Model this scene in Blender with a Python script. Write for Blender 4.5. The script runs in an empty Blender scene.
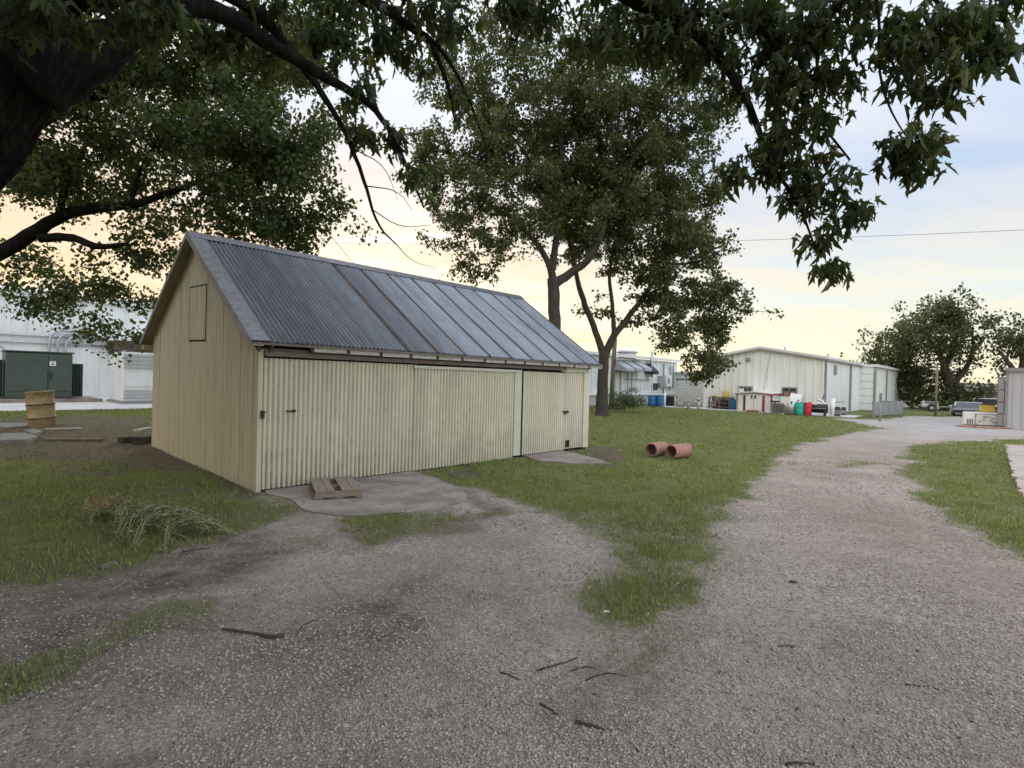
import bpy, math
import numpy as np
from mathutils import Vector

rng = np.random.default_rng(11)
R = math.radians
scn = bpy.context.scene
COL = scn.collection

# ------------------------------------------------------------------ camera
CAM_H = 1.7
F_PX, PITCH, ROLL = 542.2, R(-0.4468), R(1.4258)
cd = bpy.data.cameras.new('camera')
cam = bpy.data.objects.new('camera', cd)
COL.objects.link(cam)
cam.location = (0, 0, CAM_H)
cd.sensor_width = 36
cd.lens = 36 * F_PX / 1024
cd.clip_start, cd.clip_end = 0.05, 3000
cam.rotation_mode = 'XYZ'
from mathutils import Matrix
cam.rotation_euler = (Matrix.Rotation(math.pi / 2 + PITCH, 3, 'X') @ Matrix.Rotation(ROLL, 3, 'Z')).to_euler()
scn.camera = cam
scn.render.resolution_x, scn.render.resolution_y = 1024, 768

# ------------------------------------------------------------------ sky, sun, exposure
SUN_EL, SUN_AZ = R(14), R(-12)          # azimuth from straight ahead (+Y), minus = to the left
w = bpy.data.worlds.new('World')
scn.world = w
w.use_nodes = True
nt = w.node_tree
nt.nodes.clear()


def N(tree, kind, **kw):
    n = tree.nodes.new(kind)
    for k, v in kw.items():
        if k == 'inp':
            for i, x in v.items():
                n.inputs[i].default_value = x
        else:
            setattr(n, k, v)
    return n


def ramp(tree, stops, interp='LINEAR'):
    n = tree.nodes.new('ShaderNodeValToRGB')
    n.color_ramp.interpolation = interp
    e = n.color_ramp.elements
    while len(e) < len(stops):
        e.new(0.5)
    for i, (p, c) in enumerate(stops):
        e[i].position = p
        e[i].color = (c[0], c[1], c[2], 1) if hasattr(c, '__len__') else (c, c, c, 1)
    return n


def mixc(tree, fac, a, b, blend='MIX'):
    n = tree.nodes.new('ShaderNodeMix')
    n.data_type = 'RGBA'
    n.blend_type = blend
    L = tree.links
    for sock, val in ((n.inputs[0], fac), (n.inputs[6], a), (n.inputs[7], b)):
        if hasattr(val, 'is_linked'):
            L.new(val, sock)
        elif hasattr(val, '__len__'):
            sock.default_value = (val[0], val[1], val[2], 1)
        else:
            sock.default_value = val
    return n.outputs[2]


def math_n(tree, op, a, b=0.0, clamp=False):
    n = tree.nodes.new('ShaderNodeMath')
    n.operation = op
    n.use_clamp = clamp
    for sock, val in ((n.inputs[0], a), (n.inputs[1], b)):
        if hasattr(val, 'is_linked'):
            tree.links.new(val, sock)
        else:
            sock.default_value = val
    return n.outputs[0]


BG = 0.12
SKY_GAIN = 1.0
L = nt.links
sky = N(nt, 'ShaderNodeTexSky', sky_type='NISHITA', sun_disc=False, sun_elevation=SUN_EL, sun_rotation=SUN_AZ)
tc = N(nt, 'ShaderNodeTexCoord')
sep = N(nt, 'ShaderNodeSeparateXYZ')
L.new(tc.outputs['Generated'], sep.inputs[0])
elev = sep.outputs['Z']
# thin high cloud laid out on a flat sheet overhead
zc = math_n(nt, 'MAXIMUM', math_n(nt, 'ADD', elev, 0.09), 0.05)
px_ = math_n(nt, 'DIVIDE', sep.outputs['X'], zc)
py_ = math_n(nt, 'DIVIDE', sep.outputs['Y'], zc)
cmb = N(nt, 'ShaderNodeCombineXYZ')
L.new(px_, cmb.inputs[0]); L.new(py_, cmb.inputs[1])
mp = N(nt, 'ShaderNodeMapping')
mp.inputs['Rotation'].default_value = (0, 0, R(28))
mp.inputs['Scale'].default_value = (0.62, 1.05, 1)
L.new(cmb.outputs[0], mp.inputs[0])
nz = N(nt, 'ShaderNodeTexNoise', inp={'Scale': 1.1, 'Detail': 9.0, 'Roughness': 0.6, 'Distortion': 0.4})
L.new(mp.outputs[0], nz.inputs['Vector'])
cl = ramp(nt, [(0.36, 0.0), (0.66, 1.0)])
L.new(nz.outputs['Fac'], cl.inputs[0])
# how warm: grows towards the horizon and towards the set sun
warm = ramp(nt, [(0.0, (0.83, 0.75, 0.48)), (0.10, (0.83, 0.73, 0.51)), (0.22, (0.79, 0.69, 0.56)), (0.36, (0.68, 0.67, 0.67)),
                 (0.60, (0.92, 0.93, 0.96)), (1.0, (0.98, 1.0, 1.03))])
L.new(elev, warm.inputs[0])
cool = ramp(nt, [(0.0, (0.80, 0.74, 0.56)), (0.16, (0.64, 0.70, 0.70)), (0.30, (0.42, 0.54, 0.74)), (0.6, (0.66, 0.75, 0.92)), (1.0, (0.75, 0.84, 0.98))])
L.new(elev, cool.inputs[0])
sk = N(nt, 'ShaderNodeVectorMath', operation='SCALE')
L.new(sky.outputs[0], sk.inputs[0]); sk.inputs['Scale'].default_value = BG
blue = mixc(nt, 0.80, sk.outputs[0], cool.outputs[0])
# clear blue lies more to the right of the view
side = math_n(nt, 'MULTIPLY', math_n(nt, 'ADD', sep.outputs['X'], 0.15), 0.55)
fac = math_n(nt, 'SUBTRACT', math_n(nt, 'ADD', math_n(nt, 'MULTIPLY', cl.outputs[0], 0.75), 0.38), side, True)
glow = ramp(nt, [(0.0, (0.88, 0.70, 0.38)), (0.12, (0.88, 0.67, 0.41)), (0.25, (0.82, 0.65, 0.50)), (0.42, (0.68, 0.67, 0.66)), (0.6, (0.92, 0.93, 0.96)), (1.0, (0.98, 1.0, 1.03))])
L.new(elev, glow.inputs[0])
gside = N(nt, 'ShaderNodeMapRange', inp={1: 0.42, 2: -0.25, 3: 0.0, 4: 1.0})
L.new(sep.outputs['X'], gside.inputs[0])
skycol = mixc(nt, fac, blue, mixc(nt, gside.outputs[0], warm.outputs[0], glow.outputs[0]))
sc2 = N(nt, 'ShaderNodeVectorMath', operation='SCALE')
L.new(skycol, sc2.inputs[0])
# sky brightness added behind and to the right, to light walls facing the camera
opn = math_n(nt, 'SUBTRACT', math_n(nt, 'MULTIPLY', sep.outputs['X'], 0.40), math_n(nt, 'MULTIPLY', sep.outputs['Y'], 0.92))
opr = N(nt, 'ShaderNodeMapRange', inp={1: 0.0, 2: 0.9, 3: 1.0, 4: 2.2})
L.new(opn, opr.inputs[0])
L.new(math_n(nt, 'MULTIPLY', opr.outputs[0], SKY_GAIN / BG), sc2.inputs['Scale'])
bg = N(nt, 'ShaderNodeBackground', inp={'Strength': BG})
L.new(sc2.outputs[0], bg.inputs['Color'])
out = N(nt, 'ShaderNodeOutputWorld')
L.new(bg.outputs[0], out.inputs[0])

sd = bpy.data.lights.new('sun', 'SUN')
sd.energy = 0.9
sd.angle = R(14)
sd.color = (1.0, 0.87, 0.68)
sun = bpy.data.objects.new('sun', sd)
COL.objects.link(sun)
sdir = Vector((math.sin(SUN_AZ) * math.cos(SUN_EL), math.cos(SUN_AZ) * math.cos(SUN_EL), math.sin(SUN_EL)))
sun.rotation_euler = (-sdir).to_track_quat('-Z', 'Y').to_euler()
sun.location = (0, 0, 60)

vs = scn.view_settings
vs.view_transform = 'Standard'
try:
    vs.look = 'None'
except TypeError:
    pass
vs.gamma = 1
vs.use_curve_mapping = False
vs.exposure = 0.42
cy = scn.cycles
cy.max_bounces = 5
cy.diffuse_bounces = 3
cy.glossy_bounces = 2
cy.transmission_bounces = 3
cy.transparent_max_bounces = 4
cy.caustics_reflective = cy.caustics_refractive = False
cy.sample_clamp_indirect = 4
cy.use_denoising = True
cy.use_adaptive_sampling = True
cy.adaptive_threshold = 0.015

# ------------------------------------------------------------------ survey helpers: photograph -> ground and walls
A_ = R(42.6351)
D1 = np.array([math.sin(A_), math.cos(A_)])       # along the barn's long wall (all buildings share this grid)
D2 = np.array([-math.cos(A_), math.sin(A_)])
P0 = np.array([-3.6215, 7.734])
RZ = math.pi / 2 - A_


def ray(x, y):
    a, b = x - 512, y - 384
    c, s = math.cos(ROLL), math.sin(ROLL)
    u, v = a * c + b * s, -a * s + b * c
    xc, zc = u / F_PX, -v / F_PX
    return np.array([xc, math.cos(PITCH) - zc * math.sin(PITCH), math.sin(PITCH) + zc * math.cos(PITCH)])


def G(x, y, z=0.0):
    r = ray(x, y)
    return r * ((z - CAM_H) / r[2]) + np.array([0, 0, CAM_H])


def Dp(x, y, d):
    r = ray(x, y)
    return r * (d / r[1]) + np.array([0, 0, CAM_H])


def grid(wpt):
    q = np.asarray(wpt)[:2] - P0
    return float(q @ D1), float(q @ D2)


def sg(s, c, z=0.0):
    q = P0 + s * D1 + c * D2
    return np.array([q[0], q[1], z])


def on_s(x, y, s):
    """where the sight line through a pixel meets the upright plane s = const: (c, z)"""
    r = ray(x, y)
    t = (s + P0 @ D1) / (r[:2] @ D1)
    wpt = r * t + np.array([0, 0, CAM_H])
    return grid(wpt)[1], float(wpt[2])


def on_c(x, y, c):
    r = ray(x, y)
    t = (c + P0 @ D2) / (r[:2] @ D2)
    wpt = r * t + np.array([0, 0, CAM_H])
    return grid(wpt)[0], float(wpt[2])


# ------------------------------------------------------------------ numpy noise
_perm = rng.random((257, 257))
_perm[256, :] = _perm[0, :]
_perm[:, 256] = _perm[:, 0]


def vnoise(x, y):
    xi, yi = np.floor(x).astype(int), np.floor(y).astype(int)
    fx, fy = x - xi, y - yi
    fx, fy = fx * fx * (3 - 2 * fx), fy * fy * (3 - 2 * fy)
    a, b = xi % 256, yi % 256
    p = _perm
    return (p[a, b] * (1 - fx) + p[a + 1, b] * fx) * (1 - fy) + (p[a, b + 1] * (1 - fx) + p[a + 1, b + 1] * fx) * fy


def fbm(x, y, sc, octv=4):
    t, amp, tot = 0, 1, 0
    for i in range(octv):
        t = t + amp * vnoise(x * sc + 17.3 * i, y * sc - 9.1 * i)
        tot += amp
        amp *= 0.55
        sc *= 2.1
    return t / tot


# ------------------------------------------------------------------ object helpers
def tag(o, label=None, cat=None, group=None, kind=None):
    for k, v in (('label', label), ('category', cat), ('group', group), ('kind', kind)):
        if v:
            o[k] = v
    return o


def thing(name, label, cat, loc=(0, 0, 0), rotz=0.0, group=None):
    o = bpy.data.objects.new(name, None)
    o.empty_display_size = 0.2
    COL.objects.link(o)
    o.location = [float(v) for v in loc]
    o.rotation_euler = (0, 0, rotz)
    return tag(o, label, cat, group)


def gthing(name, label, cat, s, c, z=0.0, rot=0.0, group=None):
    return thing(name, label, cat, sg(s, c, z), RZ + rot, group)


def copy_tree(root, loc, rotz, label, group=None):
    r = root.copy(); COL.objects.link(r)
    r.location = [float(v) for v in loc]; r.rotation_euler = (0, 0, rotz)
    r['label'] = label
    if group:
        r['group'] = group
    for ch in list(root.children):
        c = ch.copy(); COL.objects.link(c); c.parent = r
        for g in ch.children:
            d = g.copy(); COL.objects.link(d); d.parent = c
    return r


class MB:
    def __init__(self, fn=None):
        self.v, self.f, self.fn = [], [], fn

    def add(self, vs, fs):
        b = len(self.v)
        self.v += [tuple(float(a) for a in p) for p in vs]
        self.f += [tuple(b + i for i in f) for f in fs]
        return self

    def box(self, x0, x1, y0, y1, z0, z1, bev=0.0, m=None):
        if bev > 0:
            b = min(bev, (x1 - x0) * .45, (y1 - y0) * .45, (z1 - z0) * .45)
            vs = []
            for z, i in ((z0, b), (z0 + b, 0), (z1 - b, 0), (z1, b)):
                xa, xb, ya, yb = x0 + i, x1 - i, y0 + i, y1 - i
                k = 0 if i else b
                k = b
                vs += [(xa + k, ya, z), (xb - k, ya, z), (xb, ya + k, z), (xb, yb - k, z), (xb - k, yb, z), (xa + k, yb, z), (xa, yb - k, z), (xa, ya + k, z)]
            fs = [tuple(range(7, -1, -1)), tuple(range(24, 32))]
            for r_ in range(3):
                for i in range(8):
                    j = (i + 1) % 8
                    fs.append((r_ * 8 + i, r_ * 8 + j, r_ * 8 + 8 + j, r_ * 8 + 8 + i))
        else:
            vs = [(x0, y0, z0), (x1, y0, z0), (x1, y1, z0), (x0, y1, z0), (x0, y0, z1), (x1, y0, z1), (x1, y1, z1), (x0, y1, z1)]
            fs = [(3, 2, 1, 0), (4, 5, 6, 7), (0, 1, 5, 4), (1, 2, 6, 5), (2, 3, 7, 6), (3, 0, 4, 7)]
        if m is not None:
            vs = [tuple(m @ Vector(p)) for p in vs]
        return self.add(vs, fs)

    def tube(self, pts, rad, n=8, cap=True, wob=0.0):
        pts = [np.asarray(p, float) for p in pts]
        if not hasattr(rad, '__len__'):
            rad = [rad] * len(pts)
        vs, fs = [], []
        up = None
        for i, p in enumerate(pts):
            t = pts[min(i + 1, len(pts) - 1)] - pts[max(i - 1, 0)]
            t = t / (np.linalg.norm(t) + 1e-9)
            if up is None:
                a = np.array([0, 0, 1.]) if abs(t[2]) < .9 else np.array([1., 0, 0])
                up = np.cross(t, a)
            up = up - t * (up @ t)
            up /= np.linalg.norm(up) + 1e-9
            sd_ = np.cross(t, up)
            for k in range(n):
                an = 2 * math.pi * k / n
                r_ = rad[i] * (1 + (wob * (rng.random() - .5) if wob else 0))
                vs.append(p + r_ * (math.cos(an) * up + math.sin(an) * sd_))
        for i in range(len(pts) - 1):
            for k in range(n):
                j = (k + 1) % n
                fs.append((i * n + k, i * n + j, i * n + n + j, i * n + n + k))
        if cap:
            fs.append(tuple(range(n - 1, -1, -1)))
            fs.append(tuple(range((len(pts) - 1) * n, len(pts) * n)))
        return self.add(vs, fs)

    def lathe(self, prof, n=24, cx=0, cy_=0, closed=False):
        """prof = [(r, z)...] bottom to top"""
        vs, fs = [], []
        for r_, z in prof:
            for k in range(n):
                a = 2 * math.pi * k / n
                vs.append((cx + r_ * math.cos(a), cy_ + r_ * math.sin(a), z))
        m = len(prof)
        for i in range(m - 1 + (1 if closed else 0)):
            i2 = (i + 1) % m
            for k in range(n):
                j = (k + 1) % n
                fs.append((i * n + k, i * n + j, i2 * n + j, i2 * n + k))
        if not closed:
            fs.append(tuple(range(n - 1, -1, -1)))
            fs.append(tuple(range((m - 1) * n, m * n)))
        return self.add(vs, fs)

    def prism(self, poly, z0, z1):
        n = len(poly)
        vs = [(p[0], p[1], z0) for p in poly] + [(p[0], p[1], z1) for p in poly]
        fs = [tuple(range(n - 1, -1, -1)), tuple(range(n, 2 * n))]
        fs += [(i, (i + 1) % n, n + (i + 1) % n, n + i) for i in range(n)]
        return self.add(vs, fs)

    def extr(self, poly, axis, a0, a1):
        """poly in the two other axes, extruded along axis 'x' or 'y'"""
        n = len(poly)
        if axis == 'x':
            vs = [(a0, p[0], p[1]) for p in poly] + [(a1, p[0], p[1]) for p in poly]
        else:
            vs = [(p[0], a0, p[1]) for p in poly] + [(p[0], a1, p[1]) for p in poly]
        fs = [tuple(range(n - 1, -1, -1)), tuple(range(n, 2 * n))]
        fs += [(i, (i + 1) % n, n + (i + 1) % n, n + i) for i in range(n)]
        return self.add(vs, fs)

    def build(self, name, mat, parent=None, smooth=False, recalc=True):
        me = bpy.data.meshes.new(name)
        vs = [self.fn(p) for p in self.v] if self.fn else self.v
        me.from_pydata(vs, [], self.f)
        if recalc:
            import bmesh
            b = bmesh.new(); b.from_mesh(me)
            bmesh.ops.recalc_face_normals(b, faces=b.faces)
            b.to_mesh(me); b.free()
        if smooth:
            me.polygons.foreach_set('use_smooth', [True] * len(me.polygons))
        me.materials.append(mat)
        o = bpy.data.objects.new(name, me)
        COL.objects.link(o)
        if parent is not None:
            o.parent = parent
        return o


def fmesh(name, V, Fc, mat, parent=None, smooth=False, attrs=None):
    """big mesh from arrays; every face has the same number of corners"""
    V = np.asarray(V, np.float32); Fc = np.asarray(Fc, np.int32)
    n, k = Fc.shape
    me = bpy.data.meshes.new(name)
    me.vertices.add(len(V)); me.vertices.foreach_set('co', V.ravel())
    me.loops.add(n * k); me.loops.foreach_set('vertex_index', Fc.ravel())
    me.polygons.add(n)
    me.polygons.foreach_set('loop_start', np.arange(n, dtype=np.int32) * k)
    me.polygons.foreach_set('loop_total', np.full(n, k, np.int32))
    if smooth:
        me.polygons.foreach_set('use_smooth', np.ones(n, bool))
    me.update(calc_edges=True)
    for an, arr in (attrs or {}).items():
        at = me.attributes.new(an, 'FLOAT', 'POINT')
        at.data.foreach_set('value', np.asarray(arr, np.float32))
    me.materials.append(mat)
    o = bpy.data.objects.new(name, me)
    COL.objects.link(o)
    if parent is not None:
        o.parent = parent
    return o


# ------------------------------------------------------------------ materials
def mat(name, col, rough=0.6, metal=0.0, var=0.12, vscale=6.0, stretch=(1, 1, 1), bump=0.0, bscale=40.0, dirt=None, dscale=3.0, damt=0.5, spec=0.4):
    m = bpy.data.materials.new(name); m.use_nodes = True
    t = m.node_tree; b = t.nodes['Principled BSDF']
    b.inputs['Roughness'].default_value = rough
    b.inputs['Metallic'].default_value = metal
    b.inputs['Specular IOR Level'].default_value = spec
    co = N(t, 'ShaderNodeTexCoord')
    mp_ = N(t, 'ShaderNodeMapping'); mp_.inputs['Scale'].default_value = stretch
    t.links.new(co.outputs['Object'], mp_.inputs[0])
    nz_ = N(t, 'ShaderNodeTexNoise', inp={'Scale': vscale, 'Detail': 6.0, 'Roughness': 0.65})
    t.links.new(mp_.outputs[0], nz_.inputs['Vector'])
    lo = [c * (1 - var * 1.6) for c in col]; hi = [min(1, c * (1 + var * 1.6)) for c in col]
    rp = ramp(t, [(0.25, lo), (0.75, hi)])
    t.links.new(nz_.outputs['Fac'], rp.inputs[0])
    res = rp.outputs[0]
    if dirt is not None:
        n2 = N(t, 'ShaderNodeTexNoise', inp={'Scale': dscale, 'Detail': 8.0, 'Roughness': 0.7})
        t.links.new(mp_.outputs[0], n2.inputs['Vector'])
        r2 = ramp(t, [(0.48, 0.0), (0.70, damt)])
        t.links.new(n2.outputs['Fac'], r2.inputs[0])
        res = mixc(t, r2.outputs[0], res, dirt)
    t.links.new(res, b.inputs['Base Color'])
    if bump:
        n3 = N(t, 'ShaderNodeTexNoise', inp={'Scale': bscale, 'Detail': 4.0})
        t.links.new(mp_.outputs[0], n3.inputs['Vector'])
        bp = N(t, 'ShaderNodeBump', inp={'Strength': bump, 'Distance': 0.02})
        t.links.new(n3.outputs['Fac'], bp.inputs['Height'])
        t.links.new(bp.outputs[0], b.inputs['Normal'])
    return m


def leaf_mat(name, stops, trans=0.35, tcol=(0.16, 0.22, 0.03), patch=None):
    m = bpy.data.materials.new(name); m.use_nodes = True
    t = m.node_tree; b = t.nodes['Principled BSDF']
    g = N(t, 'ShaderNodeNewGeometry')
    rp = ramp(t, stops)
    t.links.new(g.outputs['Random Per Island'], rp.inputs[0])
    t.links.new(rp.outputs[0], b.inputs['Base Color'])
    col_ = rp.outputs[0]
    if patch is not None:
        co = N(t, 'ShaderNodeTexCoord')
        pn = N(t, 'ShaderNodeTexNoise', inp={'Scale': 1.1, 'Detail': 7.0, 'Roughness': 0.7})
        t.links.new(co.outputs['Object'], pn.inputs['Vector'])
        pr = ramp(t, [(0.40, 0.0), (0.66, 0.75)])
        t.links.new(pn.outputs['Fac'], pr.inputs[0])
        col_ = mixc(t, pr.outputs[0], col_, patch)
        t.links.new(col_, b.inputs['Base Color'])
    b.inputs['Roughness'].default_value = 0.5
    b.inputs['Specular IOR Level'].default_value = 0.35
    tr = N(t, 'ShaderNodeBsdfTranslucent')
    t.links.new(mixc(t, 0.5, col_, tcol), tr.inputs['Color'])
    mx = N(t, 'ShaderNodeMixShader', inp={0: trans})
    t.links.new(b.outputs[0], mx.inputs[1]); t.links.new(tr.outputs[0], mx.inputs[2])
    t.links.new(mx.outputs[0], t.nodes['Material Output'].inputs['Surface'])
    return m


def corr_mat(name, col, dirt_and_shade, groove_amt=0.95):
    """painted corrugated sheet: valleys darkened by dirt and painted-in shade, dirt splashes up from the foot"""
    m = mat(name, col, rough=0.55, var=0.10, vscale=2.2, stretch=(1.2, 1, 0.35), dirt=dirt_and_shade, dscale=2.5, damt=0.16)
    t = m.node_tree; b = t.nodes['Principled BSDF']
    src = b.inputs['Base Color'].links[0].from_socket
    at = N(t, 'ShaderNodeAttribute', attribute_name='groove')
    co = N(t, 'ShaderNodeTexCoord'); sp = N(t, 'ShaderNodeSeparateXYZ')
    t.links.new(co.outputs['Object'], sp.inputs[0])
    nz_ = N(t, 'ShaderNodeTexNoise', inp={'Scale': 5.0, 'Detail': 6.0})
    t.links.new(co.outputs['Object'], nz_.inputs['Vector'])
    h = math_n(t, 'ADD', sp.outputs['Z'], math_n(t, 'MULTIPLY', nz_.outputs['Fac'], -0.9))
    low = N(t, 'ShaderNodeMapRange', inp={1: 0.25, 2: -0.45, 3: 0.0, 4: 1.0})
    t.links.new(h, low.inputs[0])
    g = math_n(t, 'MULTIPLY', at.outputs['Fac'], math_n(t, 'ADD', math_n(t, 'MULTIPLY', low.outputs[0], 0.35), math_n(t, 'ADD', 0.30, math_n(t, 'MULTIPLY', nz_.outputs['Fac'], groove_amt * .55))), True)
    c1 = mixc(t, g, src, dirt_and_shade)  # valley tone is part dirt, part shade painted for rib contrast
    c2 = mixc(t, math_n(t, 'MULTIPLY', low.outputs[0], 0.14), c1, [d * 0.8 for d in dirt_and_shade])
    t.links.new(c2, b.inputs['Base Color'])
    return m


def roof_mat(name):
    m = bpy.data.materials.new(name); m.use_nodes = True
    t = m.node_tree; b = t.nodes['Principled BSDF']
    b.inputs['Specular IOR Level'].default_value = 0.35
    co = N(t, 'ShaderNodeTexCoord'); sp = N(t, 'ShaderNodeSeparateXYZ')
    t.links.new(co.outputs['Object'], sp.inputs[0])
    mp_ = N(t, 'ShaderNodeMapping'); mp_.inputs['Scale'].default_value = (1.6, 0.35, 0.35)
    t.links.new(co.outputs['Object'], mp_.inputs[0])
    nz_ = N(t, 'ShaderNodeTexNoise', inp={'Scale': 3.0, 'Detail': 8.0, 'Roughness': 0.7})
    t.links.new(mp_.outputs[0], nz_.inputs['Vector'])
    # newer bright sheets on the far part, older darker zinc near the front gable
    age = N(t, 'ShaderNodeMapRange', inp={1: 1.0, 2: 4.6, 3: 0.0, 4: 1.0})
    t.links.new(sp.outputs['X'], age.inputs[0])
    ca = ramp(t, [(0.3, (0.045, 0.052, 0.072)), (0.7, (0.16, 0.172, 0.21))])
    cb = ramp(t, [(0.3, (0.20, 0.225, 0.265)), (0.7, (0.34, 0.38, 0.44))])
    t.links.new(nz_.outputs['Fac'], ca.inputs[0]); t.links.new(nz_.outputs['Fac'], cb.inputs[0])
    base = mixc(t, age.outputs[0], ca.outputs[0], cb.outputs[0])
    # each sheet weathers a little differently
    sh = math_n(t, 'FLOOR', math_n(t, 'DIVIDE', math_n(t, 'ADD', sp.outputs['X'], 0.22), 0.665))
    wn = N(t, 'ShaderNodeTexWhiteNoise', noise_dimensions='1D')
    t.links.new(sh, wn.inputs['W'])
    tint = ramp(t, [(0, (0.78, 0.78, 0.80)), (1, (1.12, 1.12, 1.10))])
    t.links.new(wn.outputs['Value'], tint.inputs[0])
    base = mixc(t, 1.0, base, tint.outputs[0], 'MULTIPLY')
    # rusty lap line at every sheet edge
    fr = math_n(t, 'FRACT', math_n(t, 'DIVIDE', math_n(t, 'ADD', sp.outputs['X'], 0.22), 0.665))
    line = N(t, 'ShaderNodeMapRange', inp={1: 0.150, 2: 0.11, 3: 0.0, 4: 1.0})
    t.links.new(fr, line.inputs[0])
    seam = math_n(t, 'MULTIPLY', line.outputs[0], N_range(t, sp.outputs['X'], 1.6, 2.4), True)
    n4 = N(t, 'ShaderNodeTexNoise', inp={'Scale': 2.4, 'Detail': 7.0})
    t.links.new(co.outputs['Object'], n4.inputs['Vector'])
    rust = ramp(t, [(0.38, (0.045, 0.042, 0.045)), (0.55, (0.085, 0.055, 0.045)), (0.72, (0.16, 0.08, 0.045))])
    t.links.new(n4.outputs['Fac'], rust.inputs[0])
    base = mixc(t, math_n(t, 'MULTIPLY', seam, 0.93), base, rust.outputs[0])
    t.links.new(math_n(t, 'SUBTRACT', 0.12, math_n(t, 'MULTIPLY', seam, 0.12), True), b.inputs['Metallic'])
    t.links.new(math_n(t, 'ADD', 0.46, math_n(t, 'MULTIPLY', seam, 0.4)), b.inputs['Roughness'])
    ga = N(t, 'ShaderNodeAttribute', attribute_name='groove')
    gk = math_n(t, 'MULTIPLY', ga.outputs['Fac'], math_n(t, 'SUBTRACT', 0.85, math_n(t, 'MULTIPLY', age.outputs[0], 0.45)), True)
    base = mixc(t, gk, base, (0.022, 0.022, 0.027))  # dark tone painted into the roof valleys to deepen their shade, besides grime
    # scattered stains
    n5 = N(t, 'ShaderNodeTexNoise', inp={'Scale': 1.6, 'Detail': 9.0, 'Roughness': 0.75})
    t.links.new(mp_.outputs[0], n5.inputs['Vector'])
    st = ramp(t, [(0.52, 0.0), (0.72, 0.6)])
    t.links.new(n5.outputs['Fac'], st.inputs[0])
    base = mixc(t, st.outputs[0], base, (0.07, 0.065, 0.075))
    t.links.new(base, b.inputs['Base Color'])
    return m


def N_range(t, sock, a, b_):
    n = N(t, 'ShaderNodeMapRange', inp={1: a, 2: b_, 3: 0.0, 4: 1.0})
    t.links.new(sock, n.inputs[0])
    return n.outputs[0]


M = {}
M['corr'] = corr_mat('cream_corrugated_paint', (0.635, 0.59, 0.465), (0.17, 0.145, 0.11))
M['cream'] = mat('cream_plywood_paint', (0.56, 0.51, 0.375), rough=0.7, var=0.12, vscale=3.0, stretch=(5, 5, 0.25), bump=0.25, bscale=30, dirt=(0.24, 0.20, 0.12), dscale=2.0, damt=0.40)
M['trim_pale'] = mat('pale_trim_paint', (0.53, 0.53, 0.44), rough=0.55, var=0.1, dirt=(0.3, 0.26, 0.18), damt=0.4)
M['roof'] = roof_mat('weathered_zinc_roof')
M['flash'] = mat('rusted_zinc_flashing', (0.20, 0.205, 0.225), rough=0.45, metal=0.5, var=0.2, vscale=14, dirt=(0.13, 0.085, 0.06), dscale=9, damt=0.8)
M['oldwood'] = mat('weathered_timber', (0.17, 0.14, 0.12), rough=0.85, var=0.3, vscale=5, stretch=(1, 6, 6), bump=0.4, bscale=30)
M['greyboard'] = mat('whitewashed_boards', (0.42, 0.40, 0.38), rough=0.85, var=0.25, vscale=8, stretch=(1, 4, 4), dirt=(0.2, 0.16, 0.13), dscale=5, damt=0.7)
M['dark'] = mat('dark_gap', (0.015, 0.013, 0.012), rough=0.95, var=0.1)
M['soffit'] = mat('soffit_boards', (0.30, 0.25, 0.17), rough=0.8, var=0.15)
M['iron'] = mat('old_iron', (0.06, 0.045, 0.04), rough=0.7, metal=0.4, var=0.3)
M['pallet'] = mat('pallet_wood', (0.26, 0.205, 0.165), rough=0.85, var=0.28, vscale=5, stretch=(8, 1.2, 8), bump=0.5, bscale=20)
M['clay'] = mat('red_clay_tile', (0.36, 0.175, 0.135), rough=0.6, var=0.2, vscale=9, dirt=(0.35, 0.27, 0.22), dscale=5, damt=0.6, bump=0.15)
M['clay_in'] = mat('dusty_clay_inside', (0.20, 0.10, 0.08), rough=0.8, var=0.25, vscale=12)
M['concrete'] = mat('weathered_concrete', (0.285, 0.242, 0.210), rough=0.9, var=0.25, vscale=2.5, bump=0.5, bscale=60, dirt=(0.13, 0.105, 0.085), dscale=1.3, damt=0.85)
M['pale_concrete'] = mat('pale_concrete', (0.60, 0.59, 0.59), rough=0.85, var=0.08, vscale=0.6, bump=0.2, dirt=(0.36, 0.34, 0.33), dscale=0.7, damt=0.5)
M['pink_concrete'] = mat('pinkish_concrete', (0.47, 0.41, 0.37), rough=0.9, var=0.12, vscale=1.5, bump=0.3, bscale=50, dirt=(0.16, 0.13, 0.11), dscale=1.1, damt=0.8)
M['white_metal'] = mat('white_ribbed_metal', (0.72, 0.75, 0.74), rough=0.45, var=0.05, vscale=1.2, stretch=(2, 2, 0.4), dirt=(0.52, 0.52, 0.48), dscale=0.9, damt=0.5)
M['white_metal2'] = mat('ivory_ribbed_metal', (0.77, 0.785, 0.76), rough=0.45, var=0.05, vscale=1.2, stretch=(2, 2, 0.4), dirt=(0.62, 0.62, 0.58), dscale=0.9, damt=0.5)
M['lilac_metal'] = mat('grey_ribbed_metal', (0.46, 0.46, 0.48), rough=0.5, var=0.05, vscale=1.2, stretch=(2, 2, 0.4))
M['screen'] = mat('dull_grey_sheet', (0.27, 0.28, 0.285), rough=0.5, var=0.08, vscale=1.5)
M['white'] = mat('white_paint', (0.80, 0.80, 0.80), rough=0.4, var=0.05, dirt=(0.5, 0.48, 0.44), dscale=3, damt=0.4)
M['roofwhite'] = mat('white_metal_roof', (0.70, 0.71, 0.72), rough=0.4, metal=0.2, var=0.06, vscale=1)
M['trim_grey'] = mat('grey_metal_trim', (0.26, 0.25, 0.25), rough=0.5, var=0.1)
M['galv'] = mat('galvanised_steel', (0.42, 0.44, 0.46), rough=0.4, metal=0.6, var=0.15)
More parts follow.
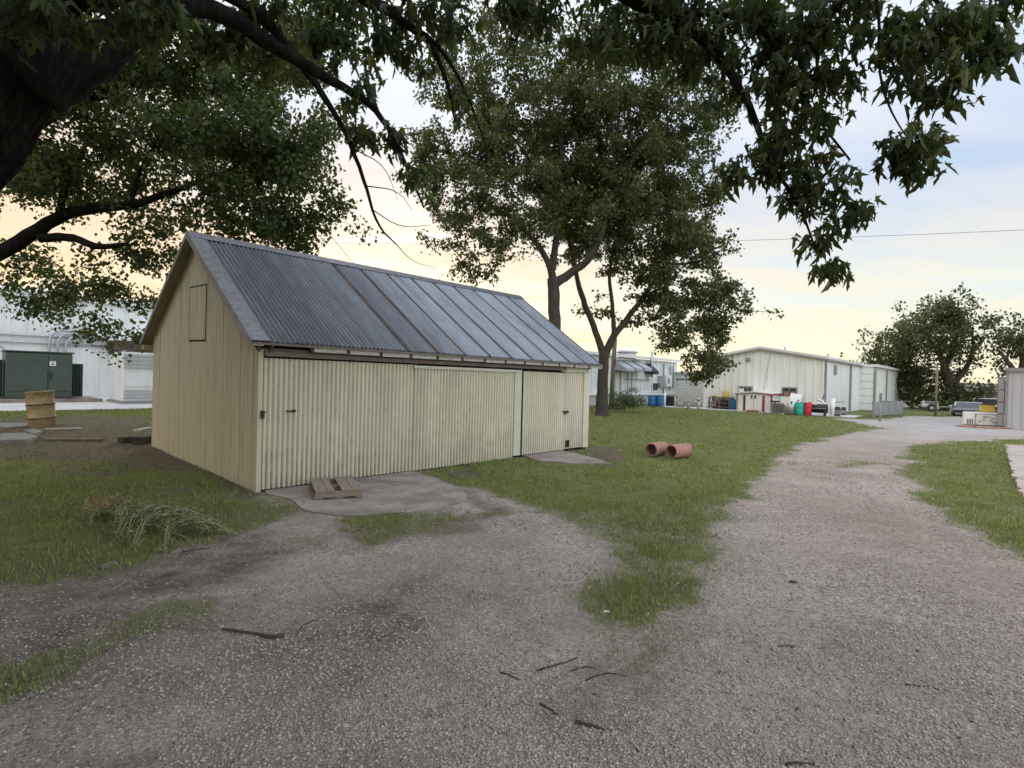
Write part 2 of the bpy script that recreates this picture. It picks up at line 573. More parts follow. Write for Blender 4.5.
M['green_box'] = mat('dull_green_enamel', (0.062, 0.085, 0.068), rough=0.5, var=0.12, vscale=3)
M['green_dark'] = mat('dark_green_enamel', (0.02, 0.036, 0.034), rough=0.6, var=0.15)
M['barrel'] = mat('faded_ochre_drum_paint', (0.34, 0.265, 0.135), rough=0.65, var=0.25, vscale=4, dirt=(0.20, 0.085, 0.035), dscale=3.5, damt=0.8)
M['rustdark'] = mat('burnt_drum_inside', (0.05, 0.028, 0.02), rough=0.9, var=0.3)
M['brown'] = mat('brown_fascia', (0.07, 0.052, 0.04), rough=0.7, var=0.15)
M['glass'] = mat('dark_window_glass', (0.04, 0.045, 0.05), rough=0.12, var=0.3, vscale=2, spec=0.4)
M['curtain'] = mat('brown_blind', (0.27, 0.19, 0.15), rough=0.8, var=0.15, vscale=4, stretch=(8, 8, 1))
M['red_trim'] = mat('faded_red_trim', (0.33, 0.055, 0.07), rough=0.5, var=0.2)
M['blue_plastic'] = mat('blue_plastic', (0.035, 0.14, 0.36), rough=0.4, var=0.1)
M['teal_plastic'] = mat('teal_plastic', (0.03, 0.42, 0.33), rough=0.45, var=0.1)
M['red_plastic'] = mat('red_plastic', (0.50, 0.035, 0.06), rough=0.45, var=0.1)
M['yellow'] = mat('yellow_plastic', (0.60, 0.44, 0.08), rough=0.45, var=0.08)
M['faded_yellow'] = mat('faded_yellow_paint', (0.50, 0.44, 0.25), rough=0.6, var=0.15)
M['black'] = mat('black_plastic', (0.02, 0.02, 0.022), rough=0.5, var=0.2)
M['rack'] = mat('brown_rack_wood', (0.16, 0.12, 0.10), rough=0.8, var=0.25)
M['rock'] = mat('grey_rock', (0.24, 0.23, 0.21), rough=0.9, var=0.3, vscale=3, bump=0.5, bscale=10)
M['pole_wood'] = mat('weathered_pole_wood', (0.20, 0.155, 0.125), rough=0.85, var=0.2, stretch=(4, 4, 0.3))
M['bark'] = mat('grey_brown_bark', (0.062, 0.050, 0.041), rough=0.95, var=0.35, vscale=6, stretch=(3, 3, 0.8), bump=0.9, bscale=14)
M['bark_dark'] = mat('dark_maple_bark', (0.013, 0.0112, 0.010), rough=0.95, var=0.4, vscale=7, stretch=(2.4, 2.4, 0.7), bump=1.0, bscale=12, dirt=(0.027, 0.027, 0.021), dscale=7, damt=0.7, spec=0.1)
M['suv'] = mat('blue_grey_car_paint', (0.46, 0.49, 0.52), rough=0.25, metal=0.3, var=0.04)
M['tyre'] = mat('tyre_rubber', (0.02, 0.02, 0.02), rough=0.8, var=0.2)
M['lamp_glass'] = mat('headlamp_lens', (0.55, 0.55, 0.55), rough=0.15, var=0.05)
M['house_roof'] = mat('brown_shingles', (0.15, 0.125, 0.12), rough=0.9, var=0.2, vscale=3, stretch=(1, 1, 6))
M['sticker'] = mat('paper_label', (0.75, 0.75, 0.72), rough=0.6, var=0.05)
M['wire'] = mat('black_cable', (0.03, 0.03, 0.035), rough=0.6, var=0.1)
M['plank'] = mat('orange_brown_planks', (0.36, 0.17, 0.11), rough=0.8, var=0.2)
M['stone_flat'] = mat('grey_green_slab', (0.20, 0.20, 0.18), rough=0.9, var=0.2, vscale=4, bump=0.4)
M['straw'] = mat('drying_straw_stems', (0.38, 0.35, 0.205), rough=0.7, var=0.25, vscale=9)
M['stick'] = mat('dark_dead_wood', (0.055, 0.043, 0.036), rough=0.9, var=0.4, vscale=12, bump=0.5)

M['leaf_maple'] = leaf_mat('maple_leaves', [(0, (0.016, 0.026, 0.012)), (0.5, (0.034, 0.052, 0.018)), (0.82, (0.070, 0.095, 0.030)), (0.97, (0.11, 0.13, 0.04)), (1, (0.13, 0.09, 0.035))], 0.34)
M['leaf_back'] = leaf_mat('dark_maple_leaves', [(0, (0.030, 0.045, 0.017)), (0.6, (0.055, 0.080, 0.026)), (0.93, (0.095, 0.120, 0.036)), (1, (0.13, 0.105, 0.04))], 0.36)
M['leaf_mid'] = leaf_mat('mid_green_leaves', [(0, (0.036, 0.047, 0.020)), (0.6, (0.074, 0.092, 0.036)), (0.93, (0.140, 0.158, 0.060)), (1, (0.17, 0.11, 0.05))], 0.36)
M['leaf_far'] = leaf_mat('far_olive_leaves', [(0, (0.040, 0.050, 0.022)), (0.6, (0.070, 0.085, 0.036)), (0.9, (0.105, 0.115, 0.05)), (1, (0.12, 0.085, 0.05))], 0.28)
M['weed'] = leaf_mat('weed_leaves', [(0, (0.055, 0.085, 0.035)), (0.6, (0.105, 0.145, 0.06)), (1, (0.20, 0.20, 0.10))], 0.3)
M['fern'] = leaf_mat('wilted_frond_leaves', [(0, (0.11, 0.13, 0.062)), (0.6, (0.19, 0.215, 0.105)), (1, (0.33, 0.31, 0.17))], 0.2)
M['fern_dry'] = leaf_mat('dry_frond_leaves', [(0, (0.20, 0.13, 0.07)), (0.6, (0.34, 0.24, 0.13)), (1, (0.34, 0.28, 0.16))], 0.2)
M['grass'] = leaf_mat('lawn_blades', [(0, (0.095, 0.120, 0.042)), (0.5, (0.185, 0.220, 0.074)), (0.85, (0.28, 0.305, 0.105)), (1, (0.42, 0.38, 0.18))], 0.35, (0.26, 0.36, 0.06), (0.31, 0.34, 0.11))
M['grass_dry'] = leaf_mat('dusty_grass_blades', [(0, (0.12, 0.15, 0.08)), (0.5, (0.21, 0.245, 0.135)), (1, (0.36, 0.35, 0.23))], 0.2, (0.22, 0.24, 0.10))
M['pebble'] = leaf_mat('loose_gravel', [(0, (0.20, 0.16, 0.138)), (0.35, (0.30, 0.252, 0.22)), (0.75, (0.385, 0.335, 0.298)), (0.97, (0.43, 0.385, 0.35)), (1, (0.52, 0.49, 0.46))], 0.0)
M['litter'] = leaf_mat('dead_leaf_litter', [(0, (0.05, 0.034, 0.026)), (0.6, (0.115, 0.08, 0.06)), (1, (0.22, 0.165, 0.12))], 0.05)


def ground_material():
    m = bpy.data.materials.new('ground_cover'); m.use_nodes = True
    t = m.node_tree; b = t.nodes['Principled BSDF']; lk = t.links
    b.inputs['Roughness'].default_value = 0.95
    b.inputs['Specular IOR Level'].default_value = 0.2
    co = N(t, 'ShaderNodeTexCoord')
    ob = co.outputs['Object']

    def noise(sc, det=6.0, ro=0.6):
        n = N(t, 'ShaderNodeTexNoise', inp={'Scale': sc, 'Detail': det, 'Roughness': ro}); lk.new(ob, n.inputs['Vector']); return n.outputs['Fac']

    def vor(sc):
        n = N(t, 'ShaderNodeTexVoronoi', inp={'Scale': sc, 'Randomness': 1.0}); lk.new(ob, n.inputs['Vector']); return n
    at = {k: N(t, 'ShaderNodeAttribute', attribute_name=k).outputs['Fac'] for k in ('wg', 'wd', 'wl')}
    # gravel: cells of individual stones in two sizes
    v1, v2 = vor(78), vor(40)
    sp1 = N(t, 'ShaderNodeSeparateColor'); lk.new(v1.outputs['Color'], sp1.inputs[0])
    sp2 = N(t, 'ShaderNodeSeparateColor'); lk.new(v2.outputs['Color'], sp2.inputs[0])
    stops = [(0, (0.20, 0.155, 0.135)), (0.35, (0.45, 0.382, 0.335)), (0.8, (0.66, 0.58, 0.52)), (1, (0.82, 0.75, 0.70))]
    r1, r2 = ramp(t, stops), ramp(t, stops)
    lk.new(sp1.outputs[0], r1.inputs[0]); lk.new(sp2.outputs[1], r2.inputs[0])
    grav = mixc(t, 0.4, r1.outputs[0], r2.outputs[0])
    fines = ramp(t, [(0.3, (0.35, 0.292, 0.25)), (0.7, (0.58, 0.505, 0.45))])
    lk.new(noise(3.1, 8, 0.7), fines.inputs[0])
    fm = ramp(t, [(0.40, 0.0), (0.64, 0.55)]); lk.new(noise(0.8, 6, 0.65), fm.inputs[0])
    grav = mixc(t, fm.outputs[0], grav, fines.outputs[0])
    big = ramp(t, [(0.34, (0.80, 0.765, 0.74)), (0.64, (1.14, 1.12, 1.12))]); lk.new(noise(0.5, 8, 0.65), big.inputs[0])
    grav = mixc(t, 1.0, grav, big.outputs[0], 'MULTIPLY')
    # pale crushed stone of the far yard
    pale = ramp(t, [(0.3, (0.46, 0.45, 0.45)), (0.7, (0.68, 0.67, 0.67))]); lk.new(noise(1.3, 7), pale.inputs[0])
    grav = mixc(t, at['wl'], grav, pale.outputs[0])
    # soil and mulch
    soil = ramp(t, [(0.3, (0.085, 0.062, 0.047)), (0.5, (0.18, 0.138, 0.108)), (0.75, (0.30, 0.24, 0.195))]); lk.new(noise(9, 9, 0.75), soil.inputs[0])
    edge = math_n(t, 'ADD', at['wd'], math_n(t, 'MULTIPLY', math_n(t, 'SUBTRACT', noise(2.2, 7, 0.7), 0.5), 0.9), True)
    dm = ramp(t, [(0.30, 0.0), (0.72, 1.0)]); lk.new(edge, dm.inputs[0])
    c = mixc(t, dm.outputs[0], grav, soil.outputs[0])
    # turf under the blades
    turf = ramp(t, [(0.25, (0.09, 0.105, 0.045)), (0.5, (0.17, 0.205, 0.065)), (0.75, (0.26, 0.275, 0.11))]); lk.new(noise(5.5, 9, 0.75), turf.inputs[0])
    tb = ramp(t, [(0.3, (0.78, 0.85, 0.75)), (0.7, (1.15, 1.10, 1.0))]); lk.new(noise(0.6, 6), tb.inputs[0])
    tcol = mixc(t, 1.0, turf.outputs[0], tb.outputs[0], 'MULTIPLY')
    tcol = mixc(t, math_n(t, 'MULTIPLY', dm.outputs[0], 0.85), tcol, soil.outputs[0])
    ge = math_n(t, 'ADD', at['wg'], math_n(t, 'MULTIPLY', math_n(t, 'SUBTRACT', noise(4.0, 9, 0.75), 0.5), 1.1), True)
    gm = ramp(t, [(0.34, 0.0), (0.66, 0.92)]); lk.new(ge, gm.inputs[0])
    c = mixc(t, gm.outputs[0], c, tcol)
    lk.new(c, b.inputs['Base Color'])
    hgt = math_n(t, 'ADD', math_n(t, 'MULTIPLY', math_n(t, 'SUBTRACT', 0.6, v1.outputs['Distance']), 0.5), math_n(t, 'MULTIPLY', noise(30, 6, 0.7), 0.8))
    bp = N(t, 'ShaderNodeBump', inp={'Strength': 1.0, 'Distance': 0.045})
    lk.new(hgt, bp.inputs['Height']); lk.new(bp.outputs[0], b.inputs['Normal'])
    return m


M['ground'] = ground_material()


# ------------------------------------------------------------------ the ground: what covers it and how it lies
def polyw(px):
    return np.array([(p[0], p[1]) if len(p) == 3 else G(p[0], p[1])[:2] for p in px])


def sdist(X, Y, poly):
    """signed distance to a polygon, positive inside"""
    d = np.full(X.shape, 1e9); ins = np.zeros(X.shape, bool)
    n = len(poly)
    for i in range(n):
        ax, ay = poly[i]; bx, by = poly[(i + 1) % n]
        ex, ey = bx - ax, by - ay
        t_ = np.clip(((X - ax) * ex + (Y - ay) * ey) / (ex * ex + ey * ey + 1e-12), 0, 1)
        d = np.minimum(d, np.hypot(X - ax - t_ * ex, Y - ay - t_ * ey))
        cr = ((ay > Y) != (by > Y)) & (X < (bx - ax) * (Y - ay) / (by - ay + 1e-12) + ax)
        ins ^= cr
    return np.where(ins, d, -d)


GR = polyw([(0, 592), (100, 580), (150, 565), (190, 545), (235, 535), (300, 515), (268, 497), (330, 478), (420, 472), (440, 480), (500, 498), (560, 515),
            (640, 518), (700, 512), (735, 500), (752, 485), (770, 462), (800, 445), (860, 432), (884, 428),
            (830, 418), (880, 420), (905, 416), (950, 417), (1006, 414), (1150, 417), (1150, 437), (1024, 439), (920, 443), (905, 452), (908, 470), (925, 500), (965, 520), (1024, 560),
            (9, 4, 0), (9, -8, 0), (-14, -8, 0), (-14, 2.5, 0)])
PATCH = [(polyw([(345, 520), (400, 511), (440, 507), (505, 512), (490, 524), (430, 535), (370, 550), (342, 540)]), 0.85, 0.28),
         (polyw([(228, 598), (232, 615), (190, 634), (140, 645), (60, 690), (-80, 740), (-80, 690), (40, 648), (120, 610), (190, 596)]), 0.66, 0.30),
         (polyw([(572, 690), (600, 688), (607, 716), (578, 722)]), 0.62, 0.07),
         (polyw([(488, 655), (528, 646), (540, 690), (505, 705)]), 0.42, 0.10),
         (polyw([(200, 560), (230, 545), (310, 530), (350, 535), (330, 555), (250, 560)]), 0.42, 0.12),
         (polyw([(590, 600), (640, 618), (690, 602), (700, 640), (650, 660), (580, 640)]), 0.30, 0.22),
         (polyw([(700, 600), (712, 560), (722, 515), (745, 485), (775, 470), (760, 510), (745, 560), (720, 620)]), 0.36, 0.18),
         (polyw([(770, 461), (850, 459), (900, 464), (850, 469), (780, 467)]), 0.50, 0.22),
         (polyw([(340, 585), (420, 570), (425, 590), (360, 600)]), 0.22, 0.1)]
TONGUE = [(polyw([(500, 490), (750, 485), (735, 520), (722, 560), (708, 600), (650, 630), (598, 624), (570, 598), (588, 565), (580, 530), (530, 510)]), 0.72, 0.34),
          (polyw([(585, 600), (700, 600), (690, 650), (640, 680), (590, 660)]), 0.42, 0.25)]
DIRT = [(polyw([(-60, 436), (30, 425), (152, 424), (152, 438), (222, 478), (160, 474), (100, 468), (40, 467), (-60, 462)]), 1.15, 0.6),
        (polyw([(150, 436), (160, 440), (258, 494), (248, 497), (200, 476)]), 0.9, 0.12),
        (polyw([(0, 592), (190, 545), (330, 540), (270, 590), (100, 612), (-40, 660)]), 0.62, 0.3),
        (polyw([(420, 474), (440, 480), (520, 505), (500, 530), (420, 545), (330, 560), (330, 525), (470, 508)]), 0.55, 0.25),
        (polyw([(0, 690), (160, 640), (240, 650), (220, 720), (150, 768), (0, 768)]), 0.40, 0.3),
        (polyw([(560, 650), (680, 640), (700, 768), (520, 768), (430, 700)]), 0.55, 0.4),
        (polyw([(586, 446), (622, 447), (625, 462), (590, 458)]), 0.95, 0.12),
        (polyw([(440, 474), (470, 468), (480, 474), (450, 480)]), 0.8, 0.1)]
LOT = polyw([(800, 446), (860, 432), (884, 428), (830, 418), (880, 420), (905, 416), (950, 417), (1006, 414), (1150, 417), (1150, 437), (1024, 440), (920, 444), (905, 450)])


def gz(X, Y):
    """height of the ground: it climbs slightly towards the back left"""
    q0, q1 = X - P0[0], Y - P0[1]
    s, c = q0 * D1[0] + q1 * D1[1], q0 * D2[0] + q1 * D2[1]
    up = 0.0261 * np.clip(c, 0, 9)
    k = np.clip((14 - s) / 6, 0, 1)
    k = k * k * (3 - 2 * k)
    r_ = np.hypot(X, Y)
    und = (fbm(X, Y, 0.45, 3) - 0.5) * 0.045 * np.clip((r_ - 1.0) / 3, 0, 1) * np.clip((60 - r_) / 30, 0, 1)
    return up * k + und - 0.004


def fields(X, Y):
    r_ = np.hypot(X, Y)
    jag = (fbm(X, Y, 1.1, 5) - 0.5) * (0.9 + 0.02 * r_)
    sgr = sdist(X, Y, GR)
    wid = 0.34 + 0.012 * r_
    g = np.clip(0.5 - (sgr + jag * 0.8) / (2 * wid), 0, 1)
    mot = np.clip(.18 + 1.35 * fbm(X + 3, Y - 7, 2.0, 5), 0, 1.1)
    for poly, wgt, soft in TONGUE:
        inn = np.clip(0.5 + (sdist(X, Y, poly) + jag * 0.45) / (2 * soft), 0, 1)
        g = np.maximum(g, np.maximum(wgt * mot, wgt * .78) * inn)
    for poly, wgt, soft in PATCH:
        g = np.maximum(g, wgt * (.25 + .75 * mot) * np.clip(0.5 + (sdist(X, Y, poly) + jag * 0.6) / (2 * soft), 0, 1))
    d = 0.66 * np.clip((2.2 - X) / 3.0, 0, 1) * np.clip((9 - Y) / 3, 0, 1) * np.clip(.3 + 1.6 * (fbm(X + 5, Y, .55, 4) - .3), 0, 1)
    d = np.maximum(d, .62 * np.clip((fbm(X - 11, Y + 4, .95, 5) - .46) * 6, 0, 1) * np.clip((-2.6 - X) / 1.2, 0, 1) * np.clip((14 - Y) / 4, 0, 1))  # bare soil on the left lawn, its dark tone also standing in for shade
    for poly, wgt, soft in DIRT:
        d = np.maximum(d, wgt * np.clip(0.5 + (sdist(X, Y, poly) + jag * 0.4) / (2 * soft), 0, 1))
    l = np.clip(0.3 + (sdist(X, Y, LOT) + jag) / 4.0, 0, 1) * np.clip((Y - 15) / 8, 0, 1)
    return g, d, l, sgr + jag * 0.8


def build_ground():
    af = np.linspace(R(-56), R(56), 560)
    ab = np.linspace(R(56), R(304), 64)[1:-1]
    ang = np.concatenate([af, ab])
    rad = np.concatenate([[0.35], np.geomspace(0.8, 70, 430), np.geomspace(74, 1600, 40)])
    na, nr = len(ang), len(rad)
    Rr, Aa = np.meshgrid(rad, ang, indexing='ij')
    X, Y = Rr * np.sin(Aa), Rr * np.cos(Aa)
    Z = gz(X, Y)
    g, d, l, sgr = fields(X, Y)
    V = np.stack([X.ravel(), Y.ravel(), Z.ravel()], 1)
    i, j = np.meshgrid(np.arange(nr - 1), np.arange(na), indexing='ij')
    j2 = (j + 1) % na
    Fq = np.stack([i * na + j, (i + 1) * na + j, (i + 1) * na + j2, i * na + j2], -1).reshape(-1, 4)
    Fq = Fq[:, ::-1]
    inside = sgr.ravel()[Fq].mean(1) > 0
    # centre cap under the photographer
    att = {'wg': g.ravel(), 'wd': d.ravel(), 'wl': l.ravel()}
    for name, sel in (('ground', ~inside), ('gravel_drive', inside)):
        Fs = Fq[sel]
        used, inv = np.unique(Fs, return_inverse=True)
        o = fmesh(name, V[used], inv.reshape(-1, 4), M['ground'], smooth=True, attrs={k: a[used] for k, a in att.items()})
        o['kind'] = 'structure'


build_ground()


def fmesh_multi(name, chunks, parent=None):
    """one mesh from several (V, F, material) chunks, each with its own face size"""
    me = bpy.data.meshes.new(name)
    Vs, lv, ls, lt, mi, off, lo = [], [], [], [], [], 0, 0
    for ci, (V, Fc, m_) in enumerate(chunks):
        V = np.asarray(V, np.float32); Fc = np.asarray(Fc, np.int32); n, k = Fc.shape
        Vs.append(V); lv.append((Fc + off).ravel()); ls.append(lo + np.arange(n, dtype=np.int32) * k)
        lt.append(np.full(n, k, np.int32)); mi.append(np.full(n, ci, np.int32))
        off += len(V); lo += n * k
        me.materials.append(m_)
    Vs, lv, ls, lt, mi = [np.concatenate(q) for q in (Vs, lv, ls, lt, mi)]
    me.vertices.add(len(Vs)); me.vertices.foreach_set('co', Vs.ravel())
    me.loops.add(len(lv)); me.loops.foreach_set('vertex_index', lv)
    me.polygons.add(len(ls)); me.polygons.foreach_set('loop_start', ls); me.polygons.foreach_set('loop_total', lt)
    me.polygons.foreach_set('material_index', mi)
    me.update(calc_edges=True)
    o = bpy.data.objects.new(name, me); COL.objects.link(o)
    if parent is not None:
        o.parent = parent
    return o


def structure(mb, name, m):
    o = mb.build(name, m); o['kind'] = 'structure'
    return o


def ragged(poly, seg=0.25, amp=0.05):
    """add small irregular steps along an outline"""
    outp = []
    n = len(poly)
    for i in range(n):
        a, b = np.array(poly[i]), np.array(poly[(i + 1) % n])
        ln = np.linalg.norm(b - a); k = max(1, int(ln / seg))
        nrm = np.array([-(b - a)[1], (b - a)[0]]) / (ln + 1e-9)
        for q in range(k):
            p = a + (b - a) * q / k
            outp.append(tuple(p + nrm * (rng.random() - .5) * 2 * amp * (1 if q else 0.3)))
    return outp


def slab(name, px, z1, m, amp=0.05, z0=-0.15, world=False):
    pts = [tuple(p) for p in (px if world else polyw(px))]
    mb = MB(); mb.prism(ragged(pts, 0.25, amp), z0, z1)
    return structure(mb, name, m)


a0 = [sg(0.16, 0.02)[:2], sg(0.12, -0.55)[:2], sg(0.02, -1.5)[:2], sg(0.35, -2.15)[:2], sg(1.2, -2.45)[:2], sg(1.9, -2.35)[:2], sg(2.5, -1.3)[:2], sg(2.75, 0.02)[:2]]
slab('concrete_apron', a0, 0.016, M['concrete'], 0.09, world=True)
a1 = [sg(5.75, 0.02)[:2], sg(5.5, -0.75)[:2], sg(5.75, -1.35)[:2], sg(6.35, -1.95)[:2], sg(6.75, -1.25)[:2], sg(7.2, 0.02)[:2]]
slab('concrete_stoop', a1, 0.035, M['concrete'], 0.07, world=True)
slab('concrete_slab', [(1006, 446), (1150, 450), (1150, 560), (1024, 498), (1017, 487), (1012, 470)], 0.05, M['pink_concrete'], 0.05)
slab('concrete_walk', [sg(33.0, -1.2)[:2], sg(33.0, 12)[:2], sg(36.0, 12)[:2], sg(36.0, -1.2)[:2]], 0.03, M['pale_concrete'], 0.03, world=True)
slab('concrete_yard', [sg(-60, 16.6)[:2], sg(-60, 30.2)[:2], sg(13, 30.2)[:2], sg(13, 16.6)[:2]], 0.255, M['pale_concrete'], 0.04, world=True)
# field road far behind, by the trees
slab('far_road', [sg(58, -4.5)[:2], sg(58, 22)[:2], sg(64, 22)[:2], sg(64, -6)[:2]], 0.03, M['pale_concrete'], 0.03, world=True)


# ------------------------------------------------------------------ the barn
K = 0.0261
Lb, Wb, Hw, Zr, Ze, Db = 8.208, 5.221, 1.9376, 4.0438, 2.1536, 2.8446
O1, O2, RC = 0.16, 0.296, 5.221 / 2 + 0.051
SL = (Zr - Ze) / Db


def shear(p):
    return (p[0], p[1], p[2] + K * p[1])


def roofz(c):
    return Zr - SL * abs(c - RC)


barn = gthing('storage_shed', 'cream corrugated metal shed with grey zinc gable roof and sliding doors', 'shed', 0, 0, 0.0)
PITCHW = 0.0762


def wave_wall(name, s0, s1, z0, z1, yoff, m, parent, amp=0.016, jag=0.012):
    n = int((s1 - s0) / PITCHW * 8) + 1
    ss = np.linspace(s0, s1, n)
    ph = 2 * np.pi * ss / PITCHW
    wv = np.sin(ph)
    zs = [z0, z0 + 0.35, (z0 + z1) / 2, z1]
    V, F_, gv = [], [], []
    bot = (rng.random(n) - .5) * jag
    bot = np.convolve(bot, np.ones(9) / 9, 'same')
    dent = (fbm(ss, ss * 0 + yoff * 50, 1.5, 3) - .5) * 0.02
    for zi, z in enumerate(zs):
        for k in range(n):
            V.append((ss[k], yoff - amp * wv[k] + dent[k] * (1 if zi < 3 else .3), z + (bot[k] if zi == 0 else 0)))
            gv.append(np.clip(0.25 - 0.9 * wv[k], 0, 1))
    for zi in range(len(zs) - 1):
        for k in range(n - 1):
            F_.append((zi * n + k, zi * n + k + 1, (zi + 1) * n + k + 1, (zi + 1) * n + k))
    return fmesh(name, V, F_, m, parent, True, {'groove': gv})


# front wall (faces -c): backing, the sliding doors, the fixed panel
MB().box(0.02, Lb - .02, 0.035, 0.10, 0.0, Hw + .3).build('front_wall', M['dark'], barn)
d_a = wave_wall('door', 0.07, 2.80, 0.03, 1.925, -0.012, M['corr'], barn)
d_b = wave_wall('door', 2.74, 5.39, 0.02, 1.885, -0.030, M['corr'], barn)
d_c = wave_wall('door', 5.705, 7.22, 0.05, 1.895, -0.016, M['corr'], barn, amp=0.012)
d_a['label'] = 'near corrugated sliding door leaf'
d_b['label'] = 'middle corrugated sliding door leaf under a pale track cover'
d_c['label'] = 'narrower far corrugated door with hasp'
wave_wall('side_panel', 7.24, 7.98, 0.06, 1.93, -0.002, M['corr'], barn, amp=0.004)
MB().box(7.98, 8.21, -0.035, 0.02, 0.05, 1.96).build('corner_trim', M['corr'], barn)
MB().box(-0.012, 0.055, -0.03, 0.03, 0.0, Hw + .10).build('corner_trim', M['cream'], barn)
MB().box(5.395, 5.615, -0.045, 0.02, 0.06, 1.90).build('jamb_strip', M['trim_pale'], barn)
MB().box(2.70, 5.60, -0.060, -0.042, 1.862, 1.915).build('track_cover', M['trim_pale'], barn)
MB().box(7.05, 8.18, -0.045, -0.010, 1.925, 1.985).build('track_cover', M['trim_pale'], barn)
# hasps, latch, nail heads
mb = MB().box(0.40, 0.52, -0.052, -0.024, 1.14, 1.165).box(0.50, 0.54, -0.056, -0.024, 1.135, 1.175); mb.build('hasp', M['iron'], d_a)
mb = MB().box(0.03, 0.075, -0.065, -0.03, 1.06, 1.17).box(0.04, 0.10, -0.06, -0.03, 1.14, 1.155); mb.build('latch', M['iron'], barn)
mb = MB().box(7.13, 7.27, -0.055, -0.024, 0.955, 0.985).box(7.30, 7.36, -0.04, -0.012, 0.93, 0.985).box(7.18, 7.22, -0.06, -0.02, 0.90, 0.96); mb.build('hasp', M['iron'], d_c)


_nail = MB().tube([(0, 0, 0), (0, -0.006, 0)], 0.008, 6).build('nail_head', M['iron'], None)


def nails(s0, s1, z, y, par):
    q = s0 + rng.random() * .2
    while q < s1:
        o = _nail.copy(); COL.objects.link(o); o.parent = par
        o.location = (q, y, z + (rng.random() - .5) * .02)
        q += PITCHW * (4 + int(rng.random() * 5))


nails(0.6, 2.75, 1.15, -0.022, d_a); nails(0.1, 2.7, 1.90, -0.022, d_a)
nails(2.8, 5.3, 1.12, -0.040, d_b); nails(2.8, 5.3, 0.85, -0.040, d_b)
nails(5.8, 7.2, 1.0, -0.024, d_c)
bpy.data.objects.remove(_nail)
# rusted hole at the foot of the last panel
MB().prism([(7.30, -0.020), (7.44, -0.020), (7.44, -0.014), (7.30, -0.014)], 0.10, 0.27).build('rust_hole', M['dark'], barn)
# header beam, plate and blocking between rafters
MB().box(0.06, 7.20, -0.075, -0.012, Hw + 0.012, Hw + 0.085, 0.008).build('header_beam', M['oldwood'], barn)
MB().box(0.02, Lb + .1, -0.02, 0.09, Hw + 0.086, Hw + 0.13).build('wall_plate', M['oldwood'], barn)
MB().box(7.21, Lb - .01, -0.03, 0.05, Hw + 0.05, Hw + 0.12).build('wall_plate', M['trim_pale'], barn)
ris = [-0.06] + [0.12 + 0.606 * i for i in range(15)]
for i in range(len(ris)):
    rs = ris[i]
    zt = roofz(-0.17) - 0.055
    mb = MB()
    mb.extr([(-0.165, zt - 0.10), (0.6, roofz(0.6) - .16), (0.6, roofz(0.6) - .05), (-0.165, zt + .012)], 'x', rs - .02, rs + .02)
    mb.build('rafter', M['stick'], barn)
    if i >= 2 and i + 1 < len(ris):
        j = (rng.random() - .5) * .012
        bm_ = M['greyboard'] if i != 1 else M['oldwood']
        MB().box(rs + .03, ris[i + 1] - .03, -0.158, -0.14, Hw + .100 + j, Hw + .175 + j).build('blocking_board', bm_, barn)
MB().box(ris[-1] + .03, Lb + .27, -0.158, -0.14, Hw + .10, Hw + .175).build('blocking_board', M['greyboard'], barn)
# gable wall (faces -s): plywood panels with grooves and a hatch
gr_c = [0.0, 0.16, 0.305, 0.62, 0.99, 1.35, 1.714, 2.08, 2.84, 3.5, 4.177, 4.75, Wb]
mb = MB(shear)
for i in range(len(gr_c) - 1):
    c0, c1 = gr_c[i] + (0.006 if i not in (8,) else 0.016), gr_c[i + 1] - 0.004
    x = -0.004 * (i % 2) - 0.003
    top = []
    if c0 < RC < c1:
        top = [(c1, roofz(c1) - .07), (RC, roofz(RC) - .07), (c0, roofz(c0) - .07)]
    else:
        top = [(c1, roofz(c1) - .07), (c0, roofz(c0) - .07)]
    mb.extr([(c0, -0.03 + 0.006 * (i % 3)), (c1, -0.03 + 0.006 * (i % 3))] + top, 'x', x, 0.03)
gw = mb.build('gable_wall', M['cream'], barn)
mb = MB(shear); mb.extr([(0.01, 0), (Wb - .01, 0), (Wb - .01, roofz(Wb) - .08), (RC, Zr - .08), (0.01, roofz(0) - .08)], 'x', 0.012, 0.05); mb.build('gable_backing', M['dark'], barn)
mb = MB(shear); mb.extr([(0.0, 0), (Wb, 0), (Wb, roofz(Wb) - .07), (RC, Zr - .07), (0, roofz(0) - .07)], 'x', Lb - .03, Lb); mb.build('gable_wall', M['cream'], barn)
MB(shear).box(0, Lb, Wb - .03, Wb + .0, 0, roofz(Wb) - .08).build('rear_wall', M['corr'], barn)
h0, h1, hz0, hz1 = 2.13, 2.97, 2.175, 3.13
mb = MB(shear); mb.box(-0.0095, -0.002, h0 - .008, h1 + .018, hz0 - .012, hz1 + .012)
hat = mb.build('hatch', M['dark'], barn)
mb = MB(shear); mb.box(-0.013, -0.010, h0 + .025, h1 - .015, hz0 + .02, hz1 - .015); mb.build('hatch_panel', M['cream'], hat)


